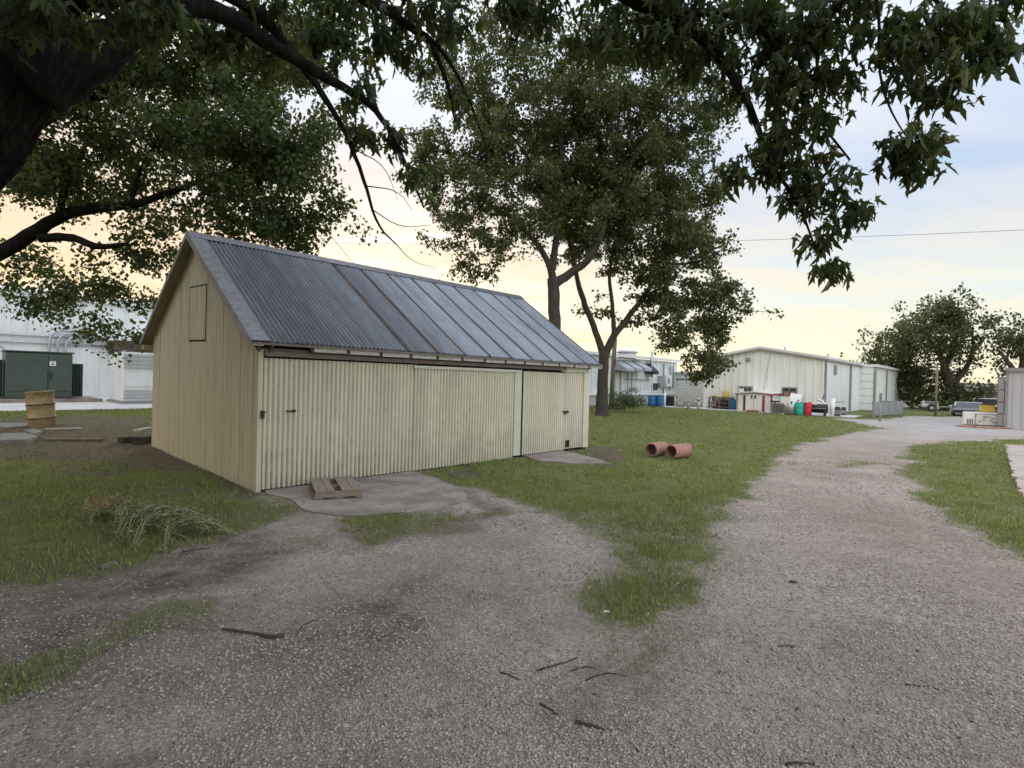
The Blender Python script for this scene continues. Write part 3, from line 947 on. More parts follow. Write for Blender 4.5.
# roof
def roof_side(name, c_e, flip):
    n = int((Lb + O1 + O2) / PITCHW * 6)
    ss = np.linspace(-O1, Lb + O2, n)
    mcs = np.linspace(0, 1, 9)
    V, F_ = [], []
    wob = (fbm(ss, ss * 0, 0.7, 3) - .5) * 0.03
    for k, u in enumerate(mcs):
        c = RC + (c_e - RC) * u
        for q in range(n):
            sheet = math.floor((ss[q] + .22) / .665)
            lift = 0.005 * ((ss[q] + .22) / .665 - sheet < .075) + 0.004 * (sheet % 2)
            z = Zr - SL * abs(c - RC) + 0.0155 * math.sin(2 * math.pi * ss[q] / PITCHW) + lift + wob[q] * u * .5 + 0.012 * math.sin(u * 5 + sheet)* (u*(1-u))
            V.append(shear((ss[q], c, z)))
    for k in range(len(mcs) - 1):
        for q in range(n - 1):
            F_.append((k * n + q, k * n + q + 1, (k + 1) * n + q + 1, (k + 1) * n + q))
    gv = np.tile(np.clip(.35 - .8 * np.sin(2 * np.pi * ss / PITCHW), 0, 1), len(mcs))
    return fmesh(name, V, F_, M['roof'], barn, True, {'groove': gv})


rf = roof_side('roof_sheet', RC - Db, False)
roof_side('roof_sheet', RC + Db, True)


def slope_box(s0, s1, side, dz0, dz1, u0=0.0, u1=1.0):
    """box lying along one roof slope between ridge (u=0) and eave (u=1)"""
    c0, c1 = RC + side * Db * u0, RC + side * Db * u1
    z0_, z1_ = Zr - SL * Db * u0, Zr - SL * Db * u1
    return [(c0, z0_ + dz0), (c1, z1_ + dz0), (c1, z1_ + dz1), (c0, z0_ + dz1)], s0, s1


for side in (-1, 1):
    mb = MB(shear); p_, a, b_ = slope_box(-O1 - .012, .075, side, .014, .020); mb.extr(p_, 'x', a, b_)
    p_, a, b_ = slope_box(-O1 - .02, -O1 - .012, side, -.11 if side < 0 else -.085, .020); mb.extr(p_, 'x', a, b_)
    mb.build('rake_flashing', M['flash'], barn)
    mb = MB(shear); p_, a, b_ = slope_box(-O1 - .008, -0.006, side, -.062, -.045); mb.extr(p_, 'x', a, b_); mb.build('soffit', M['soffit'], barn)
    mb = MB(shear); p_, a, b_ = slope_box(Lb + O2 - .02, Lb + O2 + .004, side, -.12, -.012); mb.extr(p_, 'x', a, b_); mb.build('bargeboard', M['greyboard'], barn)
    mb = MB(shear); p_, a, b_ = slope_box(-O1, Lb + O2 - .03, side, -.044, -.018); mb.extr(p_, 'x', a, b_); mb.build('roof_deck', M['oldwood'], barn)
mb = MB(shear); mb.box(-O1 - .005, -0.004, RC + Db - .26, RC + Db - .02, Ze - .16, Ze - .06); mb.build('eave_return', M['soffit'], barn)
mb = MB(shear)
mb.extr([(RC - .16, Zr - SL * .16 + .022), (RC, Zr + .030), (RC + .16, Zr - SL * .16 + .022), (RC + .16, Zr - SL * .16 + .026), (RC, Zr + .036), (RC - .16, Zr - SL * .16 + .026)], 'x', -O1 - .015, Lb + O2 + .01)
mb.build('ridge_cap', M['flash'], barn)

# ------------------------------------------------------------------ pallet, clay pipes, drum
pal_o = G(315, 501.5)
fr_ = G(361, 498.5); pd = (fr_ - pal_o)[:2]; pyaw = math.atan2(pd[1], pd[0])
pal = thing('wooden_pallet', 'small weathered wooden pallet with missing middle boards by the shed doors', 'pallet', (pal_o[0], pal_o[1], 0.022), pyaw)
PW, PD = 0.62, 1.0
for y0 in (0.0, PD / 2 - .02, PD - .04):
    MB().box(0, PW, y0, y0 + .04, 0.016, 0.095, .004).build('stringer', M['pallet'], pal)
for x0, wd in ((0.0, .145), (0.15, .10), (0.345, .14), (0.49, .13)):
    j = (rng.random() - .5) * .02
    MB().box(x0, x0 + wd, -0.01 + j, PD + .01 + j, 0.0955, 0.114, .003).build('deck_board', M['pallet'], pal)
for x0 in (0.0, .27, PW - .1):
    MB().box(x0, x0 + .1, 0.0, PD, 0.0, 0.0155, .002).build('base_board', M['pallet'], pal)


def clay_pipe(px, py, rot, label):
    p = G(px, py)
    ro, ri, ln = 0.158, 0.132, 0.62
    t = thing('clay_pipe', label, 'pipe', (p[0], p[1], float(gz(np.array([p[0]]), np.array([p[1]]))[0]) + 0.012), rot, 'clay pipes lying on the lawn')
    mb = MB(); n = 36
    prof = [(ri, 0), (ro, 0), (ro + .004, .02), (ro, ln * .5), (ro, ln - .01), (ri + .002, ln)]
    vs, fs = [], []
    for r_, x in prof:
        for k in range(n):
            a = 2 * math.pi * k / n
            vs.append((x, r_ * math.cos(a), ro + r_ * math.sin(a)))
    for i in range(len(prof) - 1):
        for k in range(n):
            j = (k + 1) % n
            fs.append((i * n + k, i * n + j, (i + 1) * n + j, (i + 1) * n + k))
    mb.add(vs, fs).build('pipe_shell', M['clay'], t, True)
    mb = MB(); vs, fs = [], []
    for x in (0.0, ln):
        for k in range(n):
            a = 2 * math.pi * k / n
            vs.append((x, (ri - .001) * math.cos(a), ro + (ri - .001) * math.sin(a)))
    for k in range(n):
        j = (k + 1) % n
        fs.append((k, n + k, n + j, j))
    mb.add(vs, fs).build('bore', M['clay_in'], t, True, False)
    return t


clay_pipe(651, 457, R(48), 'left clay pipe of the pair, lying a little farther back on the grass')
clay_pipe(671, 459, R(38), 'right clay pipe of the pair, lying nearer with its dusty bore showing')

bp = Dp(43, 425, 13.6)
brl = thing('rusty_drum', 'faded yellow steel drum with rust rings standing in the grass', 'drum', (bp[0], bp[1], 0.10), 0.4)
rb = 0.275
mb = MB(); zt = 1.02
prof = [(rb - .01, 0), (rb, .01)]
for z in (.36, .70):
    prof += [(rb, z - .03), (rb + .016, z), (rb, z + .03)]
prof += [(rb, zt - .02), (rb + .012, zt - .01), (rb + .012, zt), (rb - .012, zt), (rb - .014, zt - .5)]
o = mb.lathe(prof, 40).build('drum_body', M['barrel'], brl, True)
mb = MB(); mb.lathe([(rb - .016, zt - .35), (rb - .0165, zt - .02)], 40); mb.build('drum_inside', M['rustdark'], brl, True)
mb = MB()
for z in (.36, .70):
    mb.lathe([(rb + .014, z - .012), (rb + .020, z - .004), (rb + .020, z + .004), (rb + .014, z + .012)], 40)
mb.build('rolling_hoop', M['rustdark'], brl, True)
brl.rotation_euler = (R(2), R(-4), 0.4)

# ------------------------------------------------------------------ left side: long white hall with yard equipment
ZL = 0.255


def ribbed(mb, axis, a0, a1, off, z0, z1, step=0.3, depth=0.02, rib=0.05, sgn=-1):
    """upright ribs standing on a wall face"""
    a = a0
    while a < a1 - rib:
        if axis == 'x':
            mb.box(a, a + rib, min(off, off + sgn * depth), max(off, off + sgn * depth), z0, z1)
        else:
            mb.box(min(off, off + sgn * depth), max(off, off + sgn * depth), a, a + rib, z0, z1)
        a += step
    return mb


cw = 29.4
hall = gthing('metal_hall', 'long pale metal hall with grey wall conduits behind the green transformer', 'building', 0, cw, ZL)
topz = on_c(40, 295, cw)[1] - ZL
mb = MB().box(-40, 13, 0, 14, 0, topz); ribbed(mb, 'x', -40, 13, 0, 0.02, topz - .02, 0.61, 0.03, 0.06); mb.build('wall', M['white_metal'], hall)
mb = MB(); mb.extr([(-.25, topz + .02), (7, topz + 1.0), (14.2, topz + .02), (14.2, topz + .12), (7, topz + 1.1), (-.25, topz + .16)], 'x', -40.2, 13.2); mb.build('roof', M['roofwhite'], hall)
MB().box(-40.1, 13.1, -.20, -.032, topz - .14, topz + .015).build('gutter', M['white'], hall)
# conduits: two level runs, three bends down into the transformer
z_a, z_b = on_c(40, 336, cw)[1] - ZL, on_c(40, 343, cw)[1] - ZL
sL = on_c(-30, 340, cw)[0]; sR = on_c(115, 340, cw)[0]
for zz in (z_a, z_b):
    MB().tube([(sL, -.11, zz), (sR, -.11, zz)], .05, 8).build('conduit', M['galv'], hall, True)
for k, (xp, yp) in enumerate(((49, 330), (57, 333), (65, 336))):
    s_, zz = on_c(xp, yp, cw); zz -= ZL
    s2 = on_c(82, yp, cw)[0] + .5 * k
    r_ = .55
    pts = [(s_, -.3, 1.3), (s_, -.3, zz - r_)] + [(s_ + r_ * (1 - math.cos(a)), -.3, zz - r_ + r_ * math.sin(a)) for a in np.linspace(.3, math.pi / 2, 5)] + [(s2, -.3, zz)]
    MB().tube(pts, .06, 8).build('conduit', M['galv'], hall, True)
s_, zz = on_c(3, 341, cw)
MB().tube([(s_ - 2, -.25, zz - ZL), (s_ - .3, -.25, zz - ZL), (s_, -.25, zz - ZL - .4), (s_, -.25, 1.2)], .05, 8).build('conduit', M['galv'], hall, True)
# brown canopy over the right-hand service bay
sa, sb = on_c(117, 345, cw - 2.4)[0], 9.5
za, zb = on_c(125, 350, cw - 2.4)[1] - ZL, on_c(125, 340.5, cw - 2.4)[1] - ZL
MB().box(sa, sb, -2.4, -.05, za, zb).build('canopy', M['brown'], hall)
MB().box(sa - .05, sb, -2.45, -.05, zb + .004, zb + .09).build('canopy_edge', M['white'], hall)
for q in (.3, 5):
    MB().box(sa + q, sa + q + .12, -2.3, -2.18, 0, za).build('canopy_post', M['white'], hall)
s_, zz = on_c(111, 362, cw)
MB().box(s_, s_ + .14, -.16, -.032, 1.1, 2.9).build('meter_box', M['trim_grey'], hall)

ct = grid(G(38, 402, ZL))[1]
s0, s1 = on_c(5, 402, ct)[0], on_c(72, 401, ct)[0]
tzt = on_c(10, 350, ct)[1] - ZL - .14
padz = .14
slab('transformer_pad', [sg(s0 - 1.5, ct - .55)[:2], sg(s1 + 1.0, ct - .55)[:2], sg(s1 + 1.0, ct + 2.6)[:2], sg(s0 - 1.5, ct + 2.6)[:2]], ZL + padz, M['concrete'], 0.0, world=True)
tr = gthing('transformer_box', 'large dull green pad-mounted transformer cabinet with two doors', 'transformer', s0, ct, ZL + padz + .002)
tw = s1 - s0
MB().box(0, tw, 0.02, 1.5, 0, tzt - .06, .02).build('cabinet', M['green_box'], tr)
MB().box(-.06, tw + .06, -.06, 1.56, tzt - .055, tzt, .02).build('lid', M['green_box'], tr)
split = tw * .62
dl = MB().box(.03, split - .012, -.02, .018, .32, tzt - .10, .008).build('door', M['green_box'], tr)
dr = MB().box(split + .012, tw - .03, -.02, .018, .32, tzt - .10, .008).build('door', M['green_box'], tr)
MB().box(.03, tw - .03, -.012, .018, .03, .30, .008).build('kick_plate', M['green_box'], tr)
MB().box(split - .03, split + .13, -.06, -.021, tzt * .42, tzt * .55, .01).build('handle', M['green_dark'], dr)
MB().box(split + .04, split + .25, -.026, -.021, tzt * .70, tzt * .80).build('warning_label', M['sticker'], dr)
mb = MB().box(split + .07, split + .22, -.029, -.0265, tzt * .775, tzt * .787).box(split + .10, split + .19, -.029, -.0265, tzt * .722, tzt * .750)
mb.build('label_print', M['black'], dr)
for x0, x1, zt_ in ((-1.35, -.07, tzt * .80), (tw + .07, tw + .42, tzt * .76)):
    mb = MB().box(x0, x1, .35, 1.3, .06, zt_)
    ribbed(mb, 'x', x0, x1, .35, .1, zt_ - .05, .12, .08, .03)
    mb.build('cooling_fins', M['green_dark'], tr)

ce = grid(G(122, 404, ZL))[1]
e0, e1 = on_c(122, 404, ce)[0], on_c(122, 404, ce)[0] + 3.2
ez = on_c(125, 352, ce)[1] - ZL
eq = gthing('equipment_cabinet', 'white slatted generator enclosure beside the shed gable', 'enclosure', e0, ce, ZL)
dpt = 2.4
MB().box(0, e1 - e0, 0.0, dpt, .10, ez, .03).build('housing', M['white_metal'], eq)
MB().box(-.08, e1 - e0 + .08, -.08, dpt + .08, 0, .098).build('skid', M['trim_grey'], eq)
mb = MB()
for k in range(4):
    mb.box(.05, e1 - e0 - .05, -.05, -.002, ez - .18 - .17 * k, ez - .10 - .17 * k)
mb.build('louvre', M['galv'], eq)
mb = MB()
for k in range(3):
    mb.box(.05, e1 - e0 - .05, -.05, -.002, .22 + .15 * k, .29 + .15 * k)
mb.build('louvre', M['galv'], eq)
MB().box(.12, 1.45, -.03, -.003, .75, ez - .85, .01).build('door', M['white_metal'], eq)
MB().box(1.55, 2.9, -.03, -.003, .75, ez - .85, .01).build('door', M['white_metal'], eq)
MB().box(1.18, 1.40, -.05, -.032, 1.25, 1.42).build('control_window', M['black'], eq)

# ------------------------------------------------------------------ far centre: low white plant building (B)
cb = 13.6
sBe = on_c(676, 404, cb)[0]
pb = gthing('plant_building', 'long low white plant building with grey exhaust hoods behind the young tree', 'building', 0, cb, 0)
zB = on_c(660, 361, cb)[1]
sB0 = 14.0
mb = MB().box(sB0, sBe, 0, 12, 0, zB); ribbed(mb, 'x', sB0, sBe, 0, .9, zB - .05, .62, .03, .06); mb.build('wall', M['white_metal'], pb)
mb = MB(); mb.extr([(-.3, zB + .01), (6, zB + .62), (12.3, zB + .01), (12.3, zB + .12), (6, zB + .80), (-.3, zB + .22)], 'x', sB0 - .3, sBe + .15); mb.build('roof', M['roofwhite'], pb)
zl = on_c(650, 394, cb)[1]
MB().box(sB0, sBe - .4, -.22, -.032, zl - .07, zl + .07).build('ledge', M['white'], pb)
MB().box(sB0, sBe - .4, -.10, -.031, .05, zl - .08).build('plinth', M['lilac_metal'], pb)


def hood(xp, yp, wd, ht, dpth, m, lab=None):
    s_, z_ = on_c(xp, yp, cb)
    mb = MB(); mb.extr([(-.02, z_ - ht / 2), (-dpth, z_ - ht / 2 - .1), (-dpth, z_ - ht / 2 + .12), (-.02, z_ + ht / 2)], 'x', s_ - wd / 2, s_ + wd / 2)
    h = mb.build('exhaust_hood', m, pb)
    mb = MB(); mb.box(s_ - wd / 2 + .08, s_ + wd / 2 - .08, -dpth + .05, -.1, z_ - ht / 2 - .13, z_ - ht / 2 - .105); mb.build('outlet', M['black'], h)


for xp in (617, 626, 635):
    hood(xp, 365, 1.15, .75, 1.15, M['galv'])
hood(647, 368, .95, .75, .8, M['black'])
s_, z_ = on_c(627, 357, cb + 3)
mb = MB(); mb.lathe([(.75, zB + .2), (.75, zB + .75)], 20, s_, 3); mb.lathe([(.85, zB + .76), (.8, zB + .95), (.5, zB + 1.12), (.05, zB + 1.16)], 20, s_, 3); mb.build('roof_ventilator', M['white'], pb, True)
mb = MB(); mb.lathe([(.86, zB + .755), (.95, zB + .75), (.95, zB + .70), (.80, zB + .70)], 20, s_, 3); mb.build('ventilator_skirt', M['trim_grey'], pb, True)
s_, z_ = on_c(648, 352, cb)
MB().tube([(s_, -.35, z_ - 2.0), (s_, -.35, z_)], .12, 10).build('flue_pipe', M['galv'], pb, True)
s_, z_ = on_c(652, 391.5, cb); s2, z2 = on_c(655.5, 382, cb)
wn_ = MB().box(s_ - .1, s2 + .4, -.06, -.031, z_, z2).build('window', M['white'], pb)
MB().box(s_, s2 + .28, -.075, -.0605, z_ + .1, z2 - .1).build('pane', M['glass'], wn_)
s_, z_ = on_c(664, 381, cb)
MB().box(s_ - .1, s_ + .9, -.28, -.032, z_ - .45, z_ + .5).build('meter_box', M['white'], pb)
MB().box(s_ - 1.2, s_ - .5, -.25, -.032, z_ - .5, z_ + .4).build('meter_box', M['galv'], pb)
MB().box(s_ + .15, s_ + .45, -.30, -.281, z_ - .2, z_ + .25).build('meter_face', M['trim_grey'], pb)
for xp, ya, yb_ in ((662.5, 364, 394), (669, 366, 390), (672, 366, 388)):
    s_, za = on_c(xp, ya, cb); _, zb_ = on_c(xp, yb_, cb)
    MB().tube([(s_, -.14, zb_), (s_, -.14, za)], .06, 6).build('conduit', M['trim_grey'], pb, True)
s_, z_ = on_c(645, 380, cb)
MB().tube([(s_ - 3.2, -.1, z_), (s_ + .5, -.1, z_)], .035, 6).build('conduit', M['trim_grey'], pb, True)
for xp in (620, 627, 631):
    s_, z_ = on_c(xp, 372, cb)
    MB().tube([(s_, -.09, .9), (s_, -.09, z_)], .035, 6).build('conduit', M['galv'], pb, True)

# ------------------------------------------------------------------ far right of centre: gabled metal shop (A), its extension, and the link bay
sA = 35.0
cA0, cA1 = on_s(823, 416, sA)[0], on_s(703, 408, sA)[0]
zeA = on_s(823, 358.5, sA)[1]
cpk, zpk = on_s(768, 348.5, sA)
sA2 = on_c(849, 410, cA0)[0]
shop = gthing('metal_shop', 'ivory ribbed metal shop with low gable facing the lawn', 'building', sA, 0, 0)
LA = sA2 - sA
cmid = (cA0 + cA1) / 2
zpk = on_s(768, 348.5, sA)[1]
mb = MB(); mb.extr([(cA0, 0), (cA1, 0), (cA1, zeA), (cmid, zpk), (cA0, zeA)], 'x', 0, .2)
c = cA0
while c < cA1 - .1:
    zt_ = zeA + (zpk - zeA) * (1 - abs(c - cmid) / ((cA1 - cA0) / 2))
    mb.box(-.06, -.001, c, c + .11, .02, zt_ - .05); c += .46
mb.build('gable_wall', M['white_metal2'], shop)
mb = MB().box(.2, LA + 9, cA0, cA0 + .2, 0, zeA).box(.2, LA + 9, cA1 - .2, cA1, 0, zeA); mb.build('side_wall', M['white_metal'], shop)
mb = MB(); mb.extr([(cA0 - .15, zeA - .02), (cmid, zpk + .01), (cA1 + .15, zeA - .02), (cA1 + .15, zeA + .12), (cmid, zpk + .15), (cA0 - .15, zeA + .12)], 'x', -.2, LA + 9); mb.build('roof', M['roofwhite'], shop)
mb = MB(); mb.extr([(cA0 - .16, zeA - .12), (cmid, zpk - .09), (cA1 + .16, zeA - .12), (cA1 + .16, zeA - .022), (cmid, zpk + .005), (cA0 - .16, zeA - .022)], 'x', -.22, -.04); mb.build('rake_trim', M['trim_grey'], shop)
MB().box(.1, LA + 9, cA0 - .19, cA0 - .002, zeA - .13, zeA - .022).build('gutter', M['trim_grey'], shop)
for sd_ in (0.02, on_c(849, 400, cA0)[0] - sA - .06):
    MB().box(sd_, sd_ + .12, cA0 - .13, cA0 - .003, .05, zeA - .14).build('downspout', M['trim_grey'], shop)


def win(par, s, x0, y0, x1, y1, bits, blind=True):
    # stands proud of the ribs
    c_a, z_a_ = on_s(x1, y1, s); c_b, z_b_ = on_s(x0, y0, s)
    fr = MB().box(-.085, -.002, c_a, c_b, z_a_, z_b_).build('window', M['trim_grey'], par)
    n = bits; wd = (c_b - c_a - .1) / n
    for k in range(n):
        a = c_a + .06 + k * wd
        MB().box(-.092, -.086, a, a + wd - .05, z_a_ + .08, z_b_ - .08).build('pane', M['glass'], fr)
        if blind:
            MB().box(-.098, -.0925, a + .03, a + wd - .12, z_a_ + .09, z_a_ + (z_b_ - z_a_) * .66).build('blind', M['curtain'], fr)
    return fr


win(shop, sA, 782, 387, 797, 400, 2)
w1 = win(shop, sA, 739, 386, 752.5, 394.5, 3, False)
c_, z_ = on_s(741.5, 390, sA)
MB().box(-.105, -.0925, c_ - .2, c_ + .15, z_ - .35, z_ + .1).build('notice', M['white'], w1)
c_, z_ = on_s(748.5, 359.5, sA)
MB().box(-.22, -.002, c_ - .14, c_ + .14, z_ - .14, z_ + .14, .04).build('wall_lamp', M['trim_grey'], shop)
for xp, yp in ((785, 347), (828, 354)):
    c_, z_ = on_s(xp, yp, sA + 2)
    MB().tube([(2, c_, z_ - 1.0), (2, c_, z_)], .07, 8).build('vent_pipe', M['galv'], shop, True)
s_, z_ = on_c(834.5, 370, cA0)
MB().box(s_ - sA - .25, s_ - sA + .25, cA0 - .12, cA0 - .002, z_ - .3, z_ + .3).build('wall_vent', M['trim_grey'], shop)
# diagonal cable on the gable
c_, z_ = on_s(771, 352, sA); c2, z2 = on_s(764, 390, sA)
MB().tube([(-.08, c_, z_), (-.08, c2, z2)], .012, 5).build('cable', M['trim_grey'], shop)

# extension: stands a little forward of the shop's side wall
sE0 = on_c(859, 410, cA0)[0]
cE = on_s(873, 413, sE0)[0]
sE1 = on_c(899.5, 411, cE)[0]
zE = on_s(873, 367, sE0)[1]
ext = gthing('metal_extension', 'white metal extension with a sectional door behind the ivory shop', 'building', sE0, 0, 0)
MB().box(.02, .2, cE, cA0 + .05, 0, zE + .02).build('door_backing', M['trim_grey'], ext)
mb = MB()
for k in range(6):
    mb.box(-.02, .018, cE + .02, cA0 + .04, .03 + k * zE / 6, .03 + (k + 1) * zE / 6 - .028, .01)
mb.build('sectional_door', M['white_metal'], ext)
mb = MB().box(.2, sE1 - sE0, cE, cE + .2, 0, zE); ribbed(mb, 'x', .2, sE1 - sE0, cE, .02, zE - .1, .9, .02, .04); mb.build('side_wall', M['white_metal'], ext)
MB().box(-.06, .25, cE - .12, cE - .004, 0, zE).build('corner_post', M['trim_grey'], ext)
sm = on_c(885.5, 400, cE)[0] - sE0
MB().box(sm - .1, sm + .1, cE - .1, cE - .025, 0, zE - .1).build('downspout', M['trim_grey'], ext)
MB().box(-.1, sE1 - sE0 + .2, cE - .25, cA0 + 4, zE + .01, zE + .2).build('roof', M['roofwhite'], ext)
MB().box(sE1 - sE0 - .05, sE1 - sE0 + .1, cE - .08, cE - .022, 0, zE).build('corner_trim', M['trim_grey'], ext)
s_, z_ = on_c(880, 398, cE)
MB().box(s_ - sE0 - .3, s_ - sE0 + .3, cE - .1, cE - .022, z_ - .5, z_ + .4).build('wall_vent', M['trim_grey'], ext)

# grey sheet-metal screen in front of it
f0 = grid(G(873, 417.5)); f1 = grid(G(902, 415.5))
zf = on_c(880, 401.5, f0[1])[1]
scr = gthing('metal_screen', 'grey sheet metal screen enclosing a corner of the white extension', 'fence', f0[0], f0[1], 0, math.atan2(f1[1] - f0[1], f1[0] - f0[0]))
fl = math.hypot(f1[0] - f0[0], f1[1] - f0[1])
for k in range(4):
    MB().box(fl * k / 4 + .03, fl * (k + 1) / 4 - .03, -.03, .03, .1, zf).build('sheet_panel', M['screen'], scr)
for k in range(5):
    MB().box(fl * k / 4 - .028, fl * k / 4 + .028, -.05, .05, 0, zf + .05).build('fence_post', M['trim_grey'], scr)
MB().box(fl + .03, fl + .07, 0, 1.2, .1, zf).build('end_panel', M['screen'], scr)
p = G(880, 421.5); zt_ = Dp(880, 404, p[1])[2]
po = thing('steel_post', 'thin dark steel post standing in pale gravel before the grey screen', 'post', (p[0], p[1], 0))
MB().tube([(0, 0, -.1), (0, 0, zt_)], .045, 8).build('shaft', M['trim_grey'], po, True)
MB().box(-.12, .12, -.02, .02, zt_ - .12, zt_ + .06).build('cap_plate', M['trim_grey'], po)

# link bay between B and A with a pale roll-up door
sK = sBe - .6
ck0, ck1 = on_s(706, 405, sK)[0] - 1.0, cb
link = gthing('link_bay', 'white lean-to bay with a roll-up door between the two metal buildings', 'building', sK, 0, 0)
zk = on_s(690, 373.5, sK)[1]
MB().box(0, 6, ck0, ck1 - .01, 0, zk).build('wall', M['white_metal'], link)
mb = MB()
for k in range(9):
    mb.box(-.06 - .004 * (k % 2), -.002, on_s(705.5, 390, sK)[0], ck1 - .4, .02 + k * (zk - .6) / 9, .02 + (k + 1) * (zk - .6) / 9 - .05)
mb.build('roll_up_door', M['white'], link)
MB().box(-.1, -.002, on_s(705.5, 390, sK)[0] - .12, ck1 - .3, zk - .55, zk - .42).build('door_header', M['trim_grey'], link)
MB().box(-.15, 6, ck0, ck1 + .01, zk + .003, zk + .15).build('roof', M['roofwhite'], link)


# ------------------------------------------------------------------ yard things in front of the shop
def at_px(x, y):
    p = G(x, y)
    return p


def drum(name, label, cat, x, y0, y1, wpx, m, group=None, hoop=True):
    p = G(x, y0); d = p[1]
    h = Dp(x, y1, d)[2]; r_ = wpx * d / F_PX / 2
    t = thing(name, label, cat, (p[0], p[1], 0.03), 0, group)
    prof = [(r_ * .96, 0), (r_, .02)]
    for q in (.33, .66):
        prof += [(r_, h * q - .03), (r_ * 1.035, h * q), (r_, h * q + .03)]
    prof += [(r_, h - .06), (r_ * .96, h - .03)]
    MB().lathe(prof, 24).build('drum_body', m, t, True)
    MB().lathe([(r_ * 1.02, h - .05), (r_ * 1.02, h - .01), (r_ * .9, h)], 24).build('lid', m, t, True)
    MB().lathe([(.05, h), (.05, h + .03)], 10, r_ * .5, 0).build('bung', M['black'], t, True)
    return t


drum('plastic_drum', 'blue plastic drum at the left of a pair under the plant building ledge', 'drum', 652, 406.5, 396, 8, M['blue_plastic'], 'blue drums')
drum('plastic_drum', 'blue plastic drum at the right of a pair, next to a white bollard', 'drum', 660, 406.8, 396, 7.5, M['blue_plastic'], 'blue drums')
drum('plastic_drum', 'single blue plastic drum between the rack and the white garden shed', 'drum', 732.5, 410, 400, 6.5, M['blue_plastic'], 'blue drums')
drum('plastic_drum', 'teal plastic drum standing beside the red one', 'drum', 799, 415.2, 403, 8.3, M['teal_plastic'])
drum('plastic_drum', 'red plastic drum standing beside the teal one', 'drum', 807.5, 415.6, 403, 7.2, M['red_plastic'])

p = G(669.5, 406.2); d = p[1]
bn = thing('black_bin', 'black plastic bin below the conduits at the end of the plant building', 'bin', (p[0], p[1], 0), RZ)
hh = Dp(669, 396.3, d)[2]; ww = 8.5 * d / F_PX
mb = MB(); mb.add([(-ww * .42, -.35, 0), (ww * .42, -.35, 0), (ww * .42, .35, 0), (-ww * .42, .35, 0), (-ww / 2, -.42, hh - .1), (ww / 2, -.42, hh - .1), (ww / 2, .42, hh - .1), (-ww / 2, .42, hh - .1)],
                  [(3, 2, 1, 0), (4, 5, 6, 7), (0, 1, 5, 4), (1, 2, 6, 5), (2, 3, 7, 6), (3, 0, 4, 7)]); mb.build('bin_body', M['black'], bn)
MB().box(-ww / 2 - .03, ww / 2 + .03, -.46, .46, hh - .098, hh, .03).build('lid', M['black'], bn)


def post(name, label, x, y0, y1, wpx, m, cap=None):
    p_ = G(x, y0); d_ = p_[1]; h_ = Dp(x, y1, d_)[2]; r_ = wpx * d_ / F_PX / 2
    t = thing(name, label, 'post', (p_[0], p_[1], 0))
    MB().tube([(0, 0, -.1), (0, 0, h_ - .04)], r_, 10).build('shaft', m, t, True)
    MB().lathe([(r_ * 1.08, h_ - .04), (r_ * 1.0, h_ - .005), (r_ * .5, h_ + .02)], 10).build('cap', cap or m, t, True)


post('bollard', 'short white bollard between the blue drums and black bin', 664.6, 406.5, 392, 2.0, M['white'])
post('bollard', 'yellowish bollard right of the black bin', 675, 407.2, 396, 1.6, M['faded_yellow'])


def rock(label, x, y, wpx, hpx, group='rocks dumped by the roll-up door'):
    p_ = G(x, y); d_ = p_[1]; wx, hz = wpx * d_ / F_PX / 2, hpx * d_ / F_PX
    V = []; F_ = []
    nu, nv = 10, 7
    sdd = rng.random() * 50
    for i in range(nv):
        th = math.pi * i / (nv - 1)
        for k in range(nu):
            ph = 2 * math.pi * k / nu
            q = 1 + .5 * (vnoise(np.array([sdd + 2 * math.sin(th) * math.cos(ph)]), np.array([sdd + 2 * math.sin(th) * math.sin(ph) + i]))[0] - .5)
            V.append((wx * q * math.sin(th) * math.cos(ph), wx * .7 * q * math.sin(th) * math.sin(ph), hz * .42 * q * math.cos(th) + hz * .42))
    for i in range(nv - 1):
        for k in range(nu):
            F_.append((i * nu + k, i * nu + (k + 1) % nu, (i + 1) * nu + (k + 1) % nu, (i + 1) * nu + k))
    mb = MB().add(V, F_)
    o = mb.build('rock', M['rock'], None, False)
    o.location = (float(p_[0]), float(p_[1]), -.03); o.rotation_euler = (0, 0, rng.random() * 6)
    return tag(o, label, 'rock', group)


rock('broad grey rock at the left of the rocks by the roll-up door', 680.5, 407.6, 8, 6.5)
rock('grey rock behind the white bucket by the roll-up door', 687, 406.5, 7, 6.5)
rock('pale grey rock right of the white bucket', 693, 407.4, 6, 6)
p = G(688.3, 408.6); d = p[1]; h = Dp(688, 403.8, d)[2]; r_ = 4 * d / F_PX / 2
bk = thing('white_bucket', 'white plastic bucket in front of the grey rocks', 'bucket', (p[0], p[1], 0))
MB().lathe([(r_ * .85, 0), (r_, h - .02), (r_ * 1.06, h - .02), (r_ * 1.06, h), (r_ * .95, h)], 16).build('bucket_shell', M['white'], bk, True)
MB().tube([(r_ * math.cos(a), .02, h - .02 - .5 * r_ * math.sin(a)) for a in np.linspace(0, math.pi, 8)], .012, 5).build('handle', M['trim_grey'], bk)
p = G(698.5, 408.8); d = p[1]; h = Dp(698, 400, d)[2]
hy = thing('standpipe', 'pale grey valve standpipe right of the grey rocks', 'standpipe', (p[0], p[1], 0))
MB().tube([(0, 0, -.1), (0, 0, h)], .12, 10).build('riser', M['galv'], hy, True)
MB().tube([(-.3, 0, h * .75), (.3, 0, h * .75)], .09, 8).build('outlet', M['galv'], hy, True)
MB().lathe([(.18, h), (.16, h + .1), (.04, h + .14)], 12).build('cap', M['galv'], hy, True)

